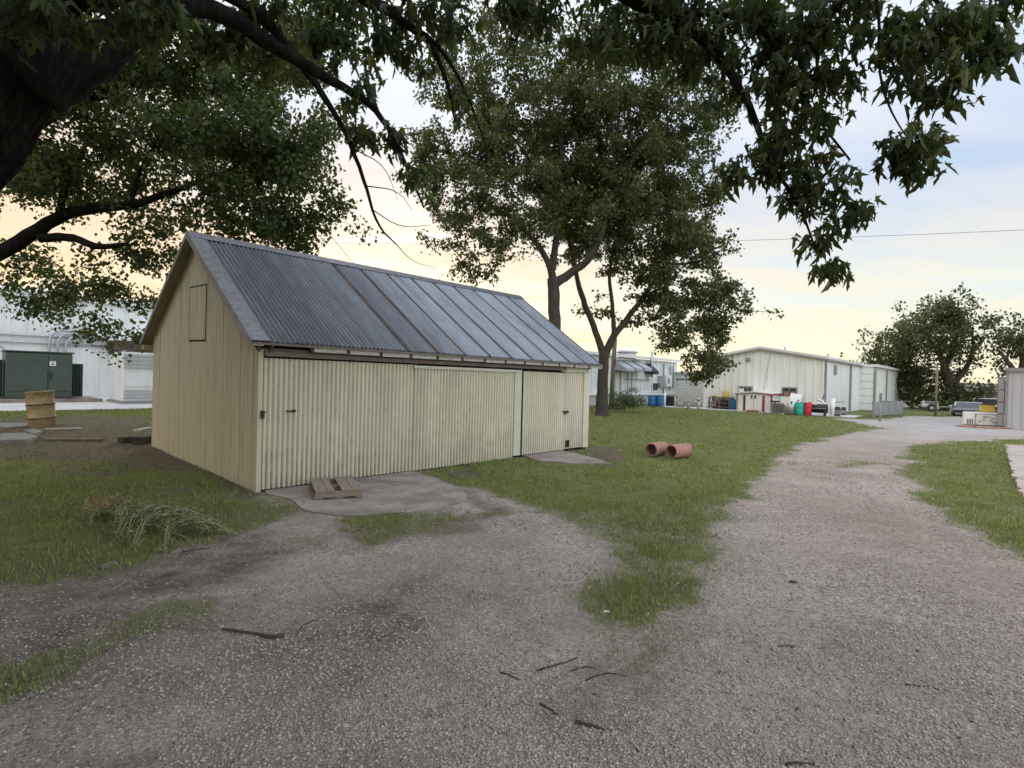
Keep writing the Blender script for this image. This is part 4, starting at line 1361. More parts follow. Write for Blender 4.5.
# rack with yellow cooler
c0, c1 = on_s(729.5, 409, 34.2)[0], on_s(708.5, 408, 34.2)[0]
hr = on_s(718, 398.3, 34.2)[1]
rk = gthing('storage_rack', 'low brown storage rack with two shelves against the ivory wall', 'rack', 34.2, c0, .03)
wd = c1 - c0
for a in (0, wd / 2 - .04, wd - .08):
    for b_ in (0, .62):
        MB().box(b_, b_ + .08, a, a + .08, 0, hr).build('leg', M['rack'], rk)
for z in (.12, hr * .52, hr + .002):
    MB().box(-.02, .72, -.05, wd + .05, z, z + .05).build('shelf', M['rack'], rk)
for a, w_, hgt, m_ in ((.2, .5, .42, 'black'), (.95, .4, .35, 'trim_grey')):
    o = MB().box(0, .5, 0, w_, 0, hgt, .04).build('storage_box', M[m_])
    o.location = [float(v) for v in sg(34.25, c0 + a, .20)]; o.rotation_euler = (0, 0, RZ)
    tag(o, 'black box on the lower shelf of the brown rack' if m_ == 'black' else 'grey box on the lower shelf of the brown rack', 'box')
yc, yz = on_s(725.5, 397, 34.4)
ck = gthing('yellow_cooler', 'yellow water cooler keg standing on the brown rack', 'cooler', 34.5, yc, hr + .085)
MB().lathe([(.19, 0), (.21, .05), (.21, .34), (.19, .36)], 18).build('keg', M['yellow'], ck, True)
MB().lathe([(.22, .361), (.22, .40), (.08, .45)], 18).build('lid', M['yellow'], ck, True)
yc, _ = on_s(713.5, 397, 34.4)
o = MB().box(-.15, .15, -.16, .16, 0, .13, .04).build('yellow_crate', M['yellow']); o.location = [float(v) for v in sg(34.5, yc, hr + .085)]; o.rotation_euler = (0, 0, RZ)
tag(o, 'small yellow crate on the left end of the brown rack', 'crate')

# white garden shed with red trim (gable end towards us)
gs0 = 33.3
ga, gb = on_s(771.5, 413, gs0)[0], on_s(736.5, 410, gs0)[0]
ze = on_s(736.5, 393.5, gs0)[1]; zp = on_s(754, 391, gs0)[1]
gsh = gthing('garden_shed', 'small white metal garden shed with faded red trim and double doors', 'garden shed', gs0, 0, .03)
gm_ = (ga + gb) / 2; zp = ze + .07
dep = 2.2
mb = MB(); mb.extr([(ga, 0), (gb, 0), (gb, ze), (gm_, zp), (ga, ze)], 'x', 0, .05); mb.box(.05, dep, ga, ga + .05, 0, ze).box(.05, dep, gb - .05, gb, 0, ze).box(dep, dep + .05, ga, gb, 0, ze)
c = ga
while c < gb:
    mb.box(-.03, -.001, c, c + .07, .05, ze - .05); c += .33
mb.build('wall', M['white'], gsh)
mb = MB(); mb.extr([(ga - .1, ze), (gm_, zp + .02), (gb + .1, ze), (gb + .1, ze + .06), (gm_, zp + .09), (ga - .1, ze + .06)], 'x', -.1, dep + .1); mb.build('roof', M['white'], gsh)
mb = MB(); mb.extr([(ga - .12, ze - .06), (gm_, zp - .02), (gm_, zp + .016), (ga - .12, ze - .004)], 'x', -.12, -.03); mb.box(-.1, dep, ga - .13, ga - .102, ze - .05, ze + .06); mb.build('eave_trim', M['red_trim'], gsh)
mb = MB(); mb.extr([(gm_, zp - .02), (gb + .12, ze - .06), (gb + .12, ze - .004), (gm_, zp + .016)], 'x', -.12, -.03); mb.build('eave_trim', M['trim_grey'], gsh)
da, dm, db_ = on_s(762, 412, gs0)[0], on_s(753.5, 412, gs0)[0], on_s(745.5, 411, gs0)[0]
for a, b_ in ((da, dm - .015), (dm + .015, db_)):
    dd_ = MB().box(-.05, -.022, a, b_, .06, ze - .15).build('door', M['white'], gsh)
    MB().box(-.09, -.052, (b_ - .14) if a == da else a + .06, (b_ - .06) if a == da else a + .14, .85, 1.05).build('handle', M['black'], dd_)
for a in (da - .14, db_ + .02):
    MB().box(-.07, -.021, a, a + .11, .02, ze - .1).build('door_post', M['red_trim'] if a < da else M['brown'], gsh)
MB().box(-.04, .03, ga - .03, ga + .06, .02, ze - .06).build('corner_trim', M['red_trim'], gsh)
MB().box(-.04, .03, gb - .06, gb + .03, .02, ze - .06).build('corner_trim', M['trim_grey'], gsh)
p = sg(gs0 - .25, on_s(754, 413, gs0)[0], .03)
o = MB().box(-.12, .12, -.35, .35, 0, .12, .03).build('door_mat_bag', M['plank'], None); o.name = 'rust_bag'; o.location = [float(v) for v in p]; o.rotation_euler = (0, 0, RZ)
tag(o, 'flat rust coloured sack on the concrete at the garden shed doors', 'sack')


# boards and junk between shed and drums
def leaning(name, label, cat, x0, y0, x1, y1, wid, thk, m, s=34.2, ds=.7):
    ca, za = on_s(x0, y0, s); cb_, zb_ = on_s(x1, y1, s + ds)
    a = np.array(sg(s, ca, max(za, .04))); b_ = np.array(sg(s + ds, cb_, zb_))
    t = b_ - a; ln = np.linalg.norm(t); t /= ln
    sd_ = np.cross(t, np.array([D1[0], D1[1], 0])); sd_ /= np.linalg.norm(sd_); nn = np.cross(sd_, t)
    vs = []
    for u in (0, ln):
        for e, f in ((-1, -1), (1, -1), (1, 1), (-1, 1)):
            vs.append(t * u + sd_ * e * wid / 2 + nn * f * thk / 2)
    o = MB().add(vs, [(3, 2, 1, 0), (4, 5, 6, 7), (0, 1, 5, 4), (1, 2, 6, 5), (2, 3, 7, 6), (3, 0, 4, 7)]).build(name, m)
    o.location = [float(v) for v in a]
    return tag(o, label, cat)


leaning('board', 'long white board leaning against the ivory wall behind the teal drum', 'board', 790, 412, 797, 394, .7, .05, M['white'])
leaning('board', 'narrower cream board leaning beside the long white board', 'board', 794.5, 411, 800, 396, .4, .04, M['white_metal2'], 34.4)
leaning('pole', 'short dark pole leaning above the teal drum', 'pole', 796, 404, 802.5, 395.5, .12, .1, M['trim_grey'], 34.4)
p = G(785, 414.5); d = p[1]
h = Dp(785, 397, d)[2]
sg_ = thing('sign_stand', 'white blank board on a thin post beside the window', 'sign', (p[0], p[1], .03), RZ)
MB().tube([(0, 0, 0), (0, 0, h * .62)], .05, 8).build('post', M['white'], sg_, True)
MB().box(-.03, .03, -.28, .28, h * .62, h).build('panel', M['white'], sg_)
MB().box(-.15, .15, -.15, .15, 0, .03).build('foot', M['white'], sg_)
p = G(781, 414); d = p[1]
tb = thing('work_table', 'dark work table with grey blocks behind the garden shed', 'table', (p[0], p[1], .03), RZ)
hh = Dp(781, 401.5, d)[2]
MB().box(-.3, .4, -.55, .55, hh - .08, hh).build('table_top', M['black'], tb)
for a in (-.5, .44):
    for b_ in (-.28, .32):
        MB().box(b_, b_ + .06, a, a + .06, 0, hh - .081).build('leg', M['trim_grey'], tb)
p = G(780, 413.2)
o = MB().box(-.2, .25, -.4, .4, 0, .62, .05).build('grey_block', M['rock']); o.location = (float(p[0]), float(p[1]), .035); o.rotation_euler = (0, 0, RZ); tag(o, 'grey block stored beneath the dark work table', 'block')
p = G(789.5, 414.8)
o = MB().lathe([(.28, 0), (.30, .5), (.27, .6)], 16).build('grey_tank', M['galv'], None, True); o.location = (float(p[0]), float(p[1]), .03); tag(o, 'grey metal can at the foot of the leaning white board', 'can')
# wheelbarrow-like grill: dark drum barbecue on legs
p = G(816.5, 415.8); d = p[1]
gl = thing('barbecue_grill', 'dark drum barbecue grill with pale lid handle near the shop corner', 'grill', (p[0], p[1], .03), RZ)
hh = Dp(816, 404.5, d)[2]
mb = MB(); mb.tube([(0, -.55, hh * .62), (0, .55, hh * .62)], .27, 16); mb.build('fire_drum', M['black'], gl, True)
for a in (-.45, .45):
    for b_ in (-.2, .2):
        MB().tube([(b_ * 1.3, a, 0), (b_ * .6, a, hh * .5)], .025, 6).build('leg', M['trim_grey'], gl)
MB().box(-.38, -.28, -.55, .55, hh * .60, hh * .66).build('side_shelf', M['trim_grey'], gl)
MB().tube([(-.1, -.1, hh * .86), (-.16, .05, hh * 1.0), (-.1, .25, hh * .9)], .03, 6).build('handle', M['white'], gl)
for a in (-.5, .5):
    MB().tube([(-.32, a - .03, .16), (-.32, a + .03, .16)], .16, 14).build('wheel', M['tyre'], gl, True)
o = leaning('white_sheet', 'white panel standing behind the red drum and grill', 'panel', 814, 414, 814, 402.5, 1.3, .03, M['white'], 34.6, .1)

# corner standpipe and cooling units along the shop side
p = G(829.5, 416.2); d = p[1]
h1_, h2_ = Dp(829, 401, d)[2], Dp(830, 385.5, d)[2]
gp = thing('gas_riser', 'white gas riser pipe with a thin mast at the shop corner', 'pipe', (p[0], p[1], 0), RZ)
MB().tube([(0, .25, -.05), (0, .25, h1_ * .8), (0, .45, h1_), (.1, .7, h1_ + .05)], .07, 8).build('pipe', M['white'], gp, True)
MB().tube([(0, -.15, -.05), (0, -.15, h1_ + .15)], .14, 10).build('column', M['white'], gp, True)
MB().tube([(0, .42, h1_), (0, .20, h2_)], .03, 6).build('mast', M['trim_grey'], gp, True)
MB().tube([(0, -.3, h1_ * .93), (0, -.75, h1_)], .03, 6).build('bracket', M['trim_grey'], gp, True)


def ac_unit(label, x, y, wpx, hpx):
    p_ = G(x, y); d_ = p_[1]
    t = thing('cooling_unit', label, 'air conditioner', (p_[0], p_[1], 0.0), RZ, 'cooling units beside the shop')
    w_, h_ = wpx * d_ / F_PX * .55, hpx * d_ / F_PX
    MB().box(-w_ * .6, w_ * .6, -w_ * .6, w_ * .6, .06, h_, .05).build('housing', M['green_dark'], t)
    mb = MB()
    for k in range(8):
        mb.box(-w_ * .62, w_ * .62, -w_ * .62, -w_ * .605, .14 + k * (h_ - .25) / 8, .14 + k * (h_ - .25) / 8 + .03)
        mb.box(-w_ * .62, -w_ * .605, -w_ * .6, w_ * .6, .14 + k * (h_ - .25) / 8, .14 + k * (h_ - .25) / 8 + .03)
    mb.build('louvre', M['trim_grey'], t)
    MB().lathe([(w_ * .5, h_ + .002), (w_ * .5, h_ + .04), (w_ * .42, h_ + .05)], 18).build('fan_grille', M['black'], t, True)
    MB().box(-w_ * .75, w_ * .75, -w_ * .75, w_ * .75, 0, .055).build('base_pad', M['concrete'], t)


ac_unit('wider dark green cooling unit beside the white riser pipe', 836.5, 416.5, 10, 8.8)
ac_unit('narrower dark green cooling unit at the right of the pair', 843.5, 415.6, 6, 7.6)

# ------------------------------------------------------------------ right edge: grey metal building, appliances, vehicles, house
pC = G(1007, 428.5); sC, cC = grid(pC)
zC = on_s(1007, 371.5, sC)[1]
gb_ = gthing('grey_metal_building', 'grey ribbed metal building at the edge of the pale gravel yard', 'building', sC, cC, 0)
mb = MB().box(0, .15, -12, 0, 0, zC)
c = -12
while c < -.1:
    mb.box(-.03, -.001, c, c + .05, .02, zC - .1); c += .31
mb.build('front_wall', M['lilac_metal'], gb_)
MB().box(.15, 10, -.15, 0, 0, zC).build('side_wall', M['lilac_metal'], gb_)
MB().box(-.12, 10, -12, .12, zC + .003, zC + .17).build('roof_trim', M['trim_grey'], gb_)
MB().box(-.05, .12, .004, .10, 0, zC).build('corner_trim', M['trim_grey'], gb_)
# pale panels of the open door leaf beside it
cD = on_s(997.5, 425, sC + .6)[0]
zD = on_s(1000, 377, sC + .6)[1]
dl_ = gthing('loading_door', 'pale sectional door leaf standing open beside the grey metal building', 'door panel', sC + .6, cC + .12, 0)
wdd = cD - cC - .12
for k in range(4):
    MB().box(0, .06, 0.02, wdd, .08 + k * (zD - .1) / 4, .04 + (k + 1) * (zD - .1) / 4).build('door_section', M['lilac_metal'], dl_)
MB().box(.062, .10, 0, wdd + .04, .02, zD).build('back_frame', M['trim_grey'], dl_)

p = G(969, 425.3); d = p[1]
h = Dp(969, 412, d)[2]; w_ = 11 * d / F_PX * .80
ac = thing('white_air_cooler', 'white boxed air unit with dark grille at the left of the two appliances', 'air unit', (p[0], p[1], 0), R(-36))
MB().box(-w_ / 2, w_ / 2, 0, .75, .03, h, .03).build('housing', M['white'], ac)
gx0, gx1 = w_ * -.22, w_ * .36
g_ = MB().box(gx0, gx1, -.015, -.002, .08, h * .48).build('grille', M['black'], ac)
mb = MB()
for k in range(5):
    x = gx0 + (gx1 - gx0) * k / 4
    mb.box(x - .012, x + .012, -.03, -.016, .08, h * .48)
mb.build('grille_bar', M['white'], g_)
p = G(986, 426); d = p[1]
h = Dp(986, 412.5, d)[2]; w_ = 19.5 * d / F_PX * .85
fz = thing('white_chest', 'wide white chest with stained front beside the grey building', 'chest', (p[0], p[1], 0), R(-36))
MB().box(-w_ / 2, w_ / 2, 0, .8, .03, h - .1, .03).build('chest_body', M['white'], fz)
MB().box(-w_ / 2 - .02, w_ / 2 + .02, -.03, .82, h - .098, h, .03).build('lid', M['white'], fz)
mb = MB()
for k in range(9):
    x, z = (rng.random() - .5) * w_ * .8, .15 + rng.random() * (h - .35)
    mb.box(x - .07, x + .07, -.006, -.002, z - .03, z + .03)
mb.build('sticker', mat('faded_stickers', (0.50, 0.42, 0.28), var=.4, vscale=3), fz)
h_ = h
yb = thing('yellow_bin', 'bright yellow plastic bin standing on the white chest', 'bin', (p[0] + .25, p[1] + .25, h_ + .002), R(-36))
wy = 11.5 * d / F_PX; hy_ = 7.8 * d / F_PX
MB().box(-wy / 2, wy / 2, -.2, .25, 0, hy_, .04).build('bin_body', M['yellow'], yb)
MB().box(-wy / 2 - .02, wy / 2 + .02, -.22, .27, hy_ + .001, hy_ + .04, .015).build('rim', M['black'], yb)
mb = MB(); q = G(977, 428.2)
for k, (xx, yy, ln, an) in enumerate(((957, 426.5, 1.0, 5), (962, 427.2, 1.3, -8), (975, 428, 1.5, 4), (985, 428.4, 1.2, -3))):
    q = G(xx, yy)
    o = MB().box(0, ln, -.07, .07, 0, .05, .008).build('loose_plank', M['plank']); o.location = (float(q[0]), float(q[1]), .006); o.rotation_euler = (0, 0, R(an))
    tag(o, ['orange plank lying farthest left before the white appliances', 'orange plank before the white air unit grille', 'orange plank lying before the white chest', 'orange plank nearest the grey building'][k], 'plank', 'planks on the gravel')


def vehicle(name, label, cat, loc, rot, Lc, Wc, Hc, body, van=False):
    """front faces local -y"""
    t = thing(name, label, cat, loc, rot)
    gc = .28 if not van else .3
    hb = Hc * (.58 if not van else .5)
    # side outline (y, z)
    if van:
        side = [(-Lc / 2, gc), (Lc / 2, gc), (Lc / 2, hb), (-Lc / 2, hb), (-Lc / 2 - .02, gc + .35)]
        cab = [(-Lc / 2 + .12, hb), (Lc / 2 - .02, hb), (Lc / 2 - .08, Hc), (-Lc / 2 + .85, Hc)]
    else:
        side = [(-Lc / 2, gc), (Lc / 2, gc), (Lc / 2, hb), (-Lc / 2 + 1.15, hb), (-Lc / 2 + .1, hb - .12), (-Lc / 2 - .03, gc + .3)]
        cab = [(-Lc / 2 + 1.15, hb), (Lc / 2 - .03, hb), (Lc / 2 - .35, Hc), (-Lc / 2 + 2.05, Hc)]
    MB().extr(side, 'x', -Wc / 2, Wc / 2).build('body', M[body], t)
    mb = MB(); n = 4; ins = .14
    vs = [(-Wc / 2 + .03, cab[0][0], cab[0][1]), (Wc / 2 - .03, cab[0][0], cab[0][1]), (Wc / 2 - .03, cab[1][0], cab[1][1]), (-Wc / 2 + .03, cab[1][0], cab[1][1]),
          (-Wc / 2 + ins, cab[3][0], cab[3][1]), (Wc / 2 - ins, cab[3][0], cab[3][1]), (Wc / 2 - ins, cab[2][0], cab[2][1]), (-Wc / 2 + ins, cab[2][0], cab[2][1])]
    mb.add(vs, [(3, 2, 1, 0), (4, 5, 6, 7), (0, 1, 5, 4), (1, 2, 6, 5), (2, 3, 7, 6), (3, 0, 4, 7)]); mb.build('cabin', M[body], t)

    def pane(ia, ib, ic, id_, name_, u0=.1, u1=.9, v0=.1, v1=.88, push=.012):
        a, b_, c_, d_ = [np.array(vs[i]) for i in (ia, ib, ic, id_)]
        q = lambda u, v: (a * (1 - u) + b_ * u) * (1 - v) + (d_ * (1 - u) + c_ * u) * v
        nn = np.cross(b_ - a, d_ - a); nn = nn / np.linalg.norm(nn) * push
        MB().add([q(u0, v0) + nn, q(u1, v0) + nn, q(u1, v1) + nn, q(u0, v1) + nn], [(0, 1, 2, 3)]).build(name_, M['glass'], t, recalc=False)
    pane(0, 1, 5, 4, 'windscreen', .06, .94, .06, .93)
    pane(1, 2, 6, 5, 'side_window', .12, .5); pane(1, 2, 6, 5, 'side_window', .55, .9)
    pane(3, 0, 4, 7, 'side_window', .1, .45); pane(3, 0, 4, 7, 'side_window', .5, .88)
    pane(2, 3, 7, 6, 'rear_window', .1, .9)
    for sx in (-1, 1):
        MB().box(sx * (Wc / 2 - .24) - .17, sx * (Wc / 2 - .24) + .17, -Lc / 2 - .06, -Lc / 2 + .02, hb - .36, hb - .2, .02).build('headlight', M['lamp_glass'], t)
        MB().box(sx * (Wc / 2 + .10) - .09, sx * (Wc / 2 + .10) + .09, cab[0][0] + .25, cab[0][0] + .35, hb + .02, hb + .18, .02).build('wing_mirror', M[body], t)
        for yy in (-Lc / 2 + .85, Lc / 2 - .9):
            w_ = MB().tube([(sx * (Wc / 2 - .2), yy, .34), (sx * (Wc / 2 + .012), yy, .34)], .34, 20).build('wheel', M['tyre'], t, False)
            MB().tube([(sx * (Wc / 2 - .05), yy, .34), (sx * (Wc / 2 + .02), yy, .34)], .2, 14).build('rim', M['galv'], w_)
    MB().box(-Wc / 2 + .45, Wc / 2 - .45, -Lc / 2 - .055, -Lc / 2 - .01, hb - .36, hb - .2).build('radiator_grille', M['black'], t)
    MB().box(-Wc / 2 + .02, Wc / 2 - .02, -Lc / 2 - .10, -Lc / 2 + .1, gc - .04, gc + .16, .03).build('bumper', M['black'], t)
    return t


p = Dp(968, 418, 37.5); d = 36
vehicle('parked_suv', 'blue grey sport utility vehicle parked nose out beneath the big trees', 'car', (p[0], p[1], 0), R(-38), 4.4, 1.72, Dp(968, 402.3, d + 1.5)[2], 'suv')
p = Dp(987, 418, 46)
vehicle('parked_van', 'white van parked behind the yellow bin', 'van', (p[0], p[1], 0), R(-44), 4.9, 1.9, Dp(986, 398.5, 45)[2], 'white', True)

p = G(929.5, 411.5); d = p[1]
tl = thing('box_trailer', 'small grey enclosed trailer with one dark wheel, parked on far grass', 'trailer', (p[0], p[1], 0), R(-36))
w_, h_ = 13.5 * d / F_PX, Dp(929, 401.5, d)[2]
MB().box(-w_ / 2, w_ / 2, 0, 1.5, .30, h_, .06).build('box_body', M['lilac_metal'], tl)
MB().box(-w_ / 2 + .1, -w_ / 2 + .5, -.02, -.002, .45, h_ - .15).build('side_door', M['white'], tl)
wl_ = MB().tube([(w_ * .12, -.14, .30), (w_ * .12, .06, .30)], .30, 20).build('wheel', M['tyre'], tl)
MB().tube([(w_ * .12, -.16, .30), (w_ * .12, -.1, .30)], .14, 12).build('rim', M['galv'], wl_)
MB().box(w_ * .12 - .45, w_ * .12 + .45, -.2, -.003, .74, .80).build('mudguard', M['trim_grey'], tl)
MB().tube([(w_ / 2 - .1, .75, .38), (w_ / 2 + 1.1, .75, .40)], .05, 6).build('tow_bar', M['trim_grey'], tl)
MB().box(w_ / 2 + .75, w_ / 2 + .85, .70, .80, 0, .38).build('jockey_leg', M['trim_grey'], tl)

p = G(935.5, 416.5); d = p[1]; h_ = Dp(935.5, 366, d)[2]
up = thing('timber_pole', 'brown timber pole standing on far grass before the big trees', 'pole', (p[0], p[1], 0))
MB().tube([(0, 0, -.2), (0.02, 0, h_)], [.075, .06], 10).build('shaft', M['pole_wood'], up, True)
MB().lathe([(.062, h_ + .002), (.045, h_ + .05), (.02, h_ + .08)], 10, .02, 0).build('cap', M['trim_grey'], up, True)

# house behind the van
p = Dp(990, 412, 92)
hs = thing('brown_roof_house', 'house with a brown shingle roof partly hidden behind the white van', 'house', (p[0], p[1], 0), R(-40))
MB().box(-5, 5, 0, 7, 0, 2.0).build('wall', M['house_roof'], hs)
zt_ = Dp(987, 384, 95)[2]
mb = MB(); mb.extr([(-.4, 1.6), (3.5, zt_ - .05), (7.4, 1.6), (7.4, 1.75), (3.5, zt_ + .1), (-.4, 1.75)], 'x', -5.4, 5.4); mb.build('roof', M['house_roof'], hs)
for x0 in (-3.6, 1.8):
    f_ = MB().box(x0, x0 + 1.4, -.05, -.002, .9, 2.0).build('window', M['white'], hs)
    MB().box(x0 + .1, x0 + 1.3, -.06, -.052, 1.0, 1.9).build('pane', M['glass'], f_)
MB().box(-.6, .4, -.05, -.002, .05, 2.1).build('door', M['brown'], hs)

# utility pole by the young tree, and the lines
p = Dp(611, 405, 34); h_ = Dp(614, 343, 34)[2]
u2 = thing('utility_pole', 'weathered brown utility pole just right of the forked tree trunk', 'pole', (p[0], p[1], 0))
tp = Dp(615, 338, 34)
MB().tube([(0, 0, -.2), (tp[0] - p[0], 0, tp[2])], [.155, .135], 12).build('shaft', M['pole_wood'], u2, True)
MB().box(tp[0] - p[0] - .05, tp[0] - p[0] + .05, -.24, -.14, tp[2] * .62, tp[2] * .7).build('meter_box', M['red_trim'], u2)


def cable(name, label, pts, r_, sag=.0):
    a, b_ = np.array(pts[0]), np.array(pts[1]); n = 24
    P_ = [a + (b_ - a) * k / n + np.array([0, 0, -sag * 4 * (k / n) * (1 - k / n)]) for k in range(n + 1)]
    o = MB().tube(P_, r_, 5).build(name, M['wire'])
    return tag(o, label, 'cable')


cable('power_line', 'thin black power line crossing the sky on the right', [Dp(1200, 221, 26), Dp(150, 236, 46)], .011, .9)
cable('service_wire', 'thin service wire slanting down behind the shed ridge', [Dp(300, 196, 30), Dp(378, 292, 34)], .014, .1)


# ------------------------------------------------------------------ trees
MAPLE_R = np.array([(0, 0), (.09, .10), (.34, .04), (.20, .21), (.53, .66), (.17, .46), (.10, .62), (.16, .86), (0, 1.24)])


def leaf_tmpl(kind):
    if kind == 'maple':
        r = MAPLE_R
        lft = r[1:-1] * np.array([-1, 1])
        pts = np.vstack([r, lft])
        n = len(r)
        fa = list(range(n)); fb = [0] + [n - 1] + list(range(n + len(lft) - 1, n - 1, -1))
        z = np.abs(pts[:, 0]) * .38 - .34 * pts[:, 1] ** 2 + .12 * pts[:, 1]
        return np.column_stack([pts, z]), np.array([fa, fb])
    if kind == 'tri':
        pts = np.array([(0, 0, 0), (.42, .42, .05), (0, 1, -.15), (-.42, .42, .05)])
        return pts, np.array([(0, 1, 2), (0, 2, 3)])
    if kind == 'blade':
        pts = np.array([(0, 0, 0), (.16, .35, .02), (0, 1, -.1), (-.16, .35, .02)])
        return pts, np.array([(0, 1, 2), (0, 2, 3)])


def unit(v):
    return v / (np.linalg.norm(v, axis=-1, keepdims=True) + 1e-9)


def leaves_geo(C, size, kind, droop=.6, outward=None):
    """C (n,3) attachment points in the parent's frame"""
    n = len(C)
    tp_, tf = leaf_tmpl(kind)
    rnd = rng.normal(size=(n, 3))
    t = unit(rnd) * .8 + np.array([0, 0, -droop])
    if outward is not None:
        t = t + outward * .45
    t = unit(t)
    nn = unit(rng.normal(size=(n, 3)) * .7 + np.array([0, 0, .75]))
    nn = unit(nn - t * (nn * t).sum(1, keepdims=True))
    x = np.cross(t, nn)
    sz = size * (0.50 + 0.85 * rng.random(n))
    curl = (.2 + 1.9 * rng.random(n) ** 1.3)[:, None, None]
    V = C[:, None, :] + sz[:, None, None] * (tp_[None, :, 0:1] * x[:, None, :] + tp_[None, :, 1:2] * t[:, None, :] + tp_[None, :, 2:3] * curl * nn[:, None, :])
    k = len(tp_)
    Fc = tf[None] + (np.arange(n) * k)[:, None, None]
    return V.reshape(-1, 3), Fc.reshape(-1, tf.shape[1])


def leaves_mesh(name, C, size, kind, m, parent, droop=.6):
    V, Fc = leaves_geo(C, size, kind, droop)
    return fmesh(name, V, Fc, m, parent)


def resample(pts, rad, step):
    P_, R_ = [], []
    for i in range(len(pts) - 1):
        a, b_ = np.array(pts[i]), np.array(pts[i + 1]); k = max(1, int(np.linalg.norm(b_ - a) / step))
        for q in range(k):
            P_.append(a + (b_ - a) * q / k); R_.append(rad[i] + (rad[i + 1] - rad[i]) * q / k)
    P_.append(np.array(pts[-1])); R_.append(rad[-1])
    return P_, R_


def smooth_path(pts, rad, it=2):
    for _ in range(it):
        q, rr = [pts[0]], [rad[0]]
        for i in range(len(pts) - 1):
            a, b_ = np.array(pts[i]), np.array(pts[i + 1])
            q += [a * .75 + b_ * .25, a * .25 + b_ * .75]; rr += [rad[i] * .75 + rad[i + 1] * .25, rad[i] * .25 + rad[i + 1] * .75]
        q.append(pts[-1]); rr.append(rad[-1]); pts, rad = q, rr
    return pts, rad


def tree(name, label, base, limbs, blobs, leaf, bark, leafm, kind='tri', per=36, clump=.4, twig_r=.02, cover=3.0, group=None, sides=12, droop=.6, maxtwig=3.0, cat='tree', spray=7):
    """limbs: [[(point, radius)...]] in world; blobs: (cx, cy, rx, ry, depth, rdepth, density)  pixel-measured ellipsoids or ('w', centre, radii, n)"""
    base = np.array(base, float)
    t = thing(name, label, cat, base, 0, group)
    nodes = []
    mb = MB()
    for li, lb in enumerate(limbs):
        pts = [np.array(p_) for p_, _ in lb]; rad = [r_ for _, r_ in lb]
        pts, rad = smooth_path(pts, rad, 2)
        jit = [p_ + rng.normal(size=3) * r_ * (.10 if r_ < .2 else .025) for p_, r_ in zip(pts, rad)]
        if rad[0] > .25 and sides >= 20:
            fp, fr2 = resample(jit, rad, .05)
            n = 110; b0 = len(mb.v)
            mb.tube([p_ - base for p_ in fp], fr2, n, True)
            acc = 0
            for i in range(len(fp)):
                for k in range(n):
                    u = k / n * 2 * math.pi
                    rg = fbm(np.array([math.cos(u) * 13 + 40 + i * .07]), np.array([math.sin(u) * 13 + i * .09]), 1.0, 3)[0]
                    v = np.array(mb.v[b0 + i * n + k]); c_ = fp[i] - base
                    mb.v[b0 + i * n + k] = tuple(c_ + (v - c_) * (1 - .16 * max(0, 1 - abs(rg - .5) * 7) + .05 * (rng.random() - .5)))
        else:
            mb.tube([p_ - base for p_ in jit], rad, sides if rad[0] > .06 else 6, True, .10)
        rp, rr = resample(pts, rad, .35)
        nodes += [(p_, r_) for p_, r_ in zip(rp, rr) if r_ < .30]
    mb.build('trunk', bark, t, True)
    NP = np.array([p_ for p_, _ in nodes]); 
    # clump centres
    C = []
    for b_ in blobs:
        if b_[0] == 'w':
            _, c0_, rr_, n_ = b_; c0_ = np.array(c0_); rr_ = np.array(rr_)
            u = unit(rng.normal(size=(n_, 3))) * (rng.random((n_, 1)) ** .40)
            C.append(c0_ + u * rr_)
        else:
            cx, cyy, rx, ry, dep_, rd, dens = b_
            c0_ = Dp(cx, cyy, dep_); k = dep_ / F_PX
            cpx = clump * F_PX / dep_
            n_ = max(3, int(cover * dens * rx * ry / (cpx * cpx)))
            u = unit(rng.normal(size=(n_, 3))) * (rng.random((n_, 1)) ** .40)
            C.append(c0_ + u * np.array([rx * k, rd, ry * k]))
    C = np.vstack(C)
    if spray > 1:
        prim = C[rng.permutation(len(C))[:max(4, int(len(C) / spray))]]
        C = prim[rng.integers(0, len(prim), len(C))] + rng.normal(size=C.shape) * clump * np.array([1.5, 1.5, .75])
    d0 = np.sqrt(((C[:, None] - NP[None]) ** 2).sum(-1)).min(1)
    C = C[np.argsort(d0)]
    allp = np.vstack([NP, C]); m0 = len(NP)
    tw = MB(); Pts = []; par = []
    leafC = []
    for i, c_ in enumerate(C):
        dd = ((allp[:m0 + i] - c_) ** 2).sum(1) + np.where(allp[:m0 + i, 2] > c_[2] + .3, .3, 0)
        j = int(dd.argmin()); a = allp[j]
        ln = math.sqrt(((c_ - a) ** 2).sum())
        mid = (a + c_) / 2 + np.array([0, 0, .12 * ln]) + rng.normal(size=3) * .06 * ln
        r0 = twig_r * (1.0 if j < m0 else .7)
        if ln < maxtwig:
            tw.tube([a - base, mid - base, c_ - base], [r0, r0 * .7, r0 * .35], 4, False)
        k = per
        u = rng.random((k, 1))
        # leaves sit along the outer half of the twig and round its tip
        on = mid + (c_ - mid) * (u ** .5) if ln < maxtwig else np.repeat(c_[None], k, 0)
        leafC.append(on + rng.normal(size=(k, 3)) * clump * np.array([.55, .55, .42]))
    LC = np.vstack(leafC)
    V, Fc = leaves_geo(LC - base, leaf, kind, droop)
    ch_ = [(V, Fc, leafm)]
    if tw.v:
        ch_.append((tw.v, tw.f, bark))
    fmesh_multi('crown', ch_, t)
    print('TREE', name, len(C), len(LC))
    return t


def P(x, y, d):
    return Dp(x, y, d)


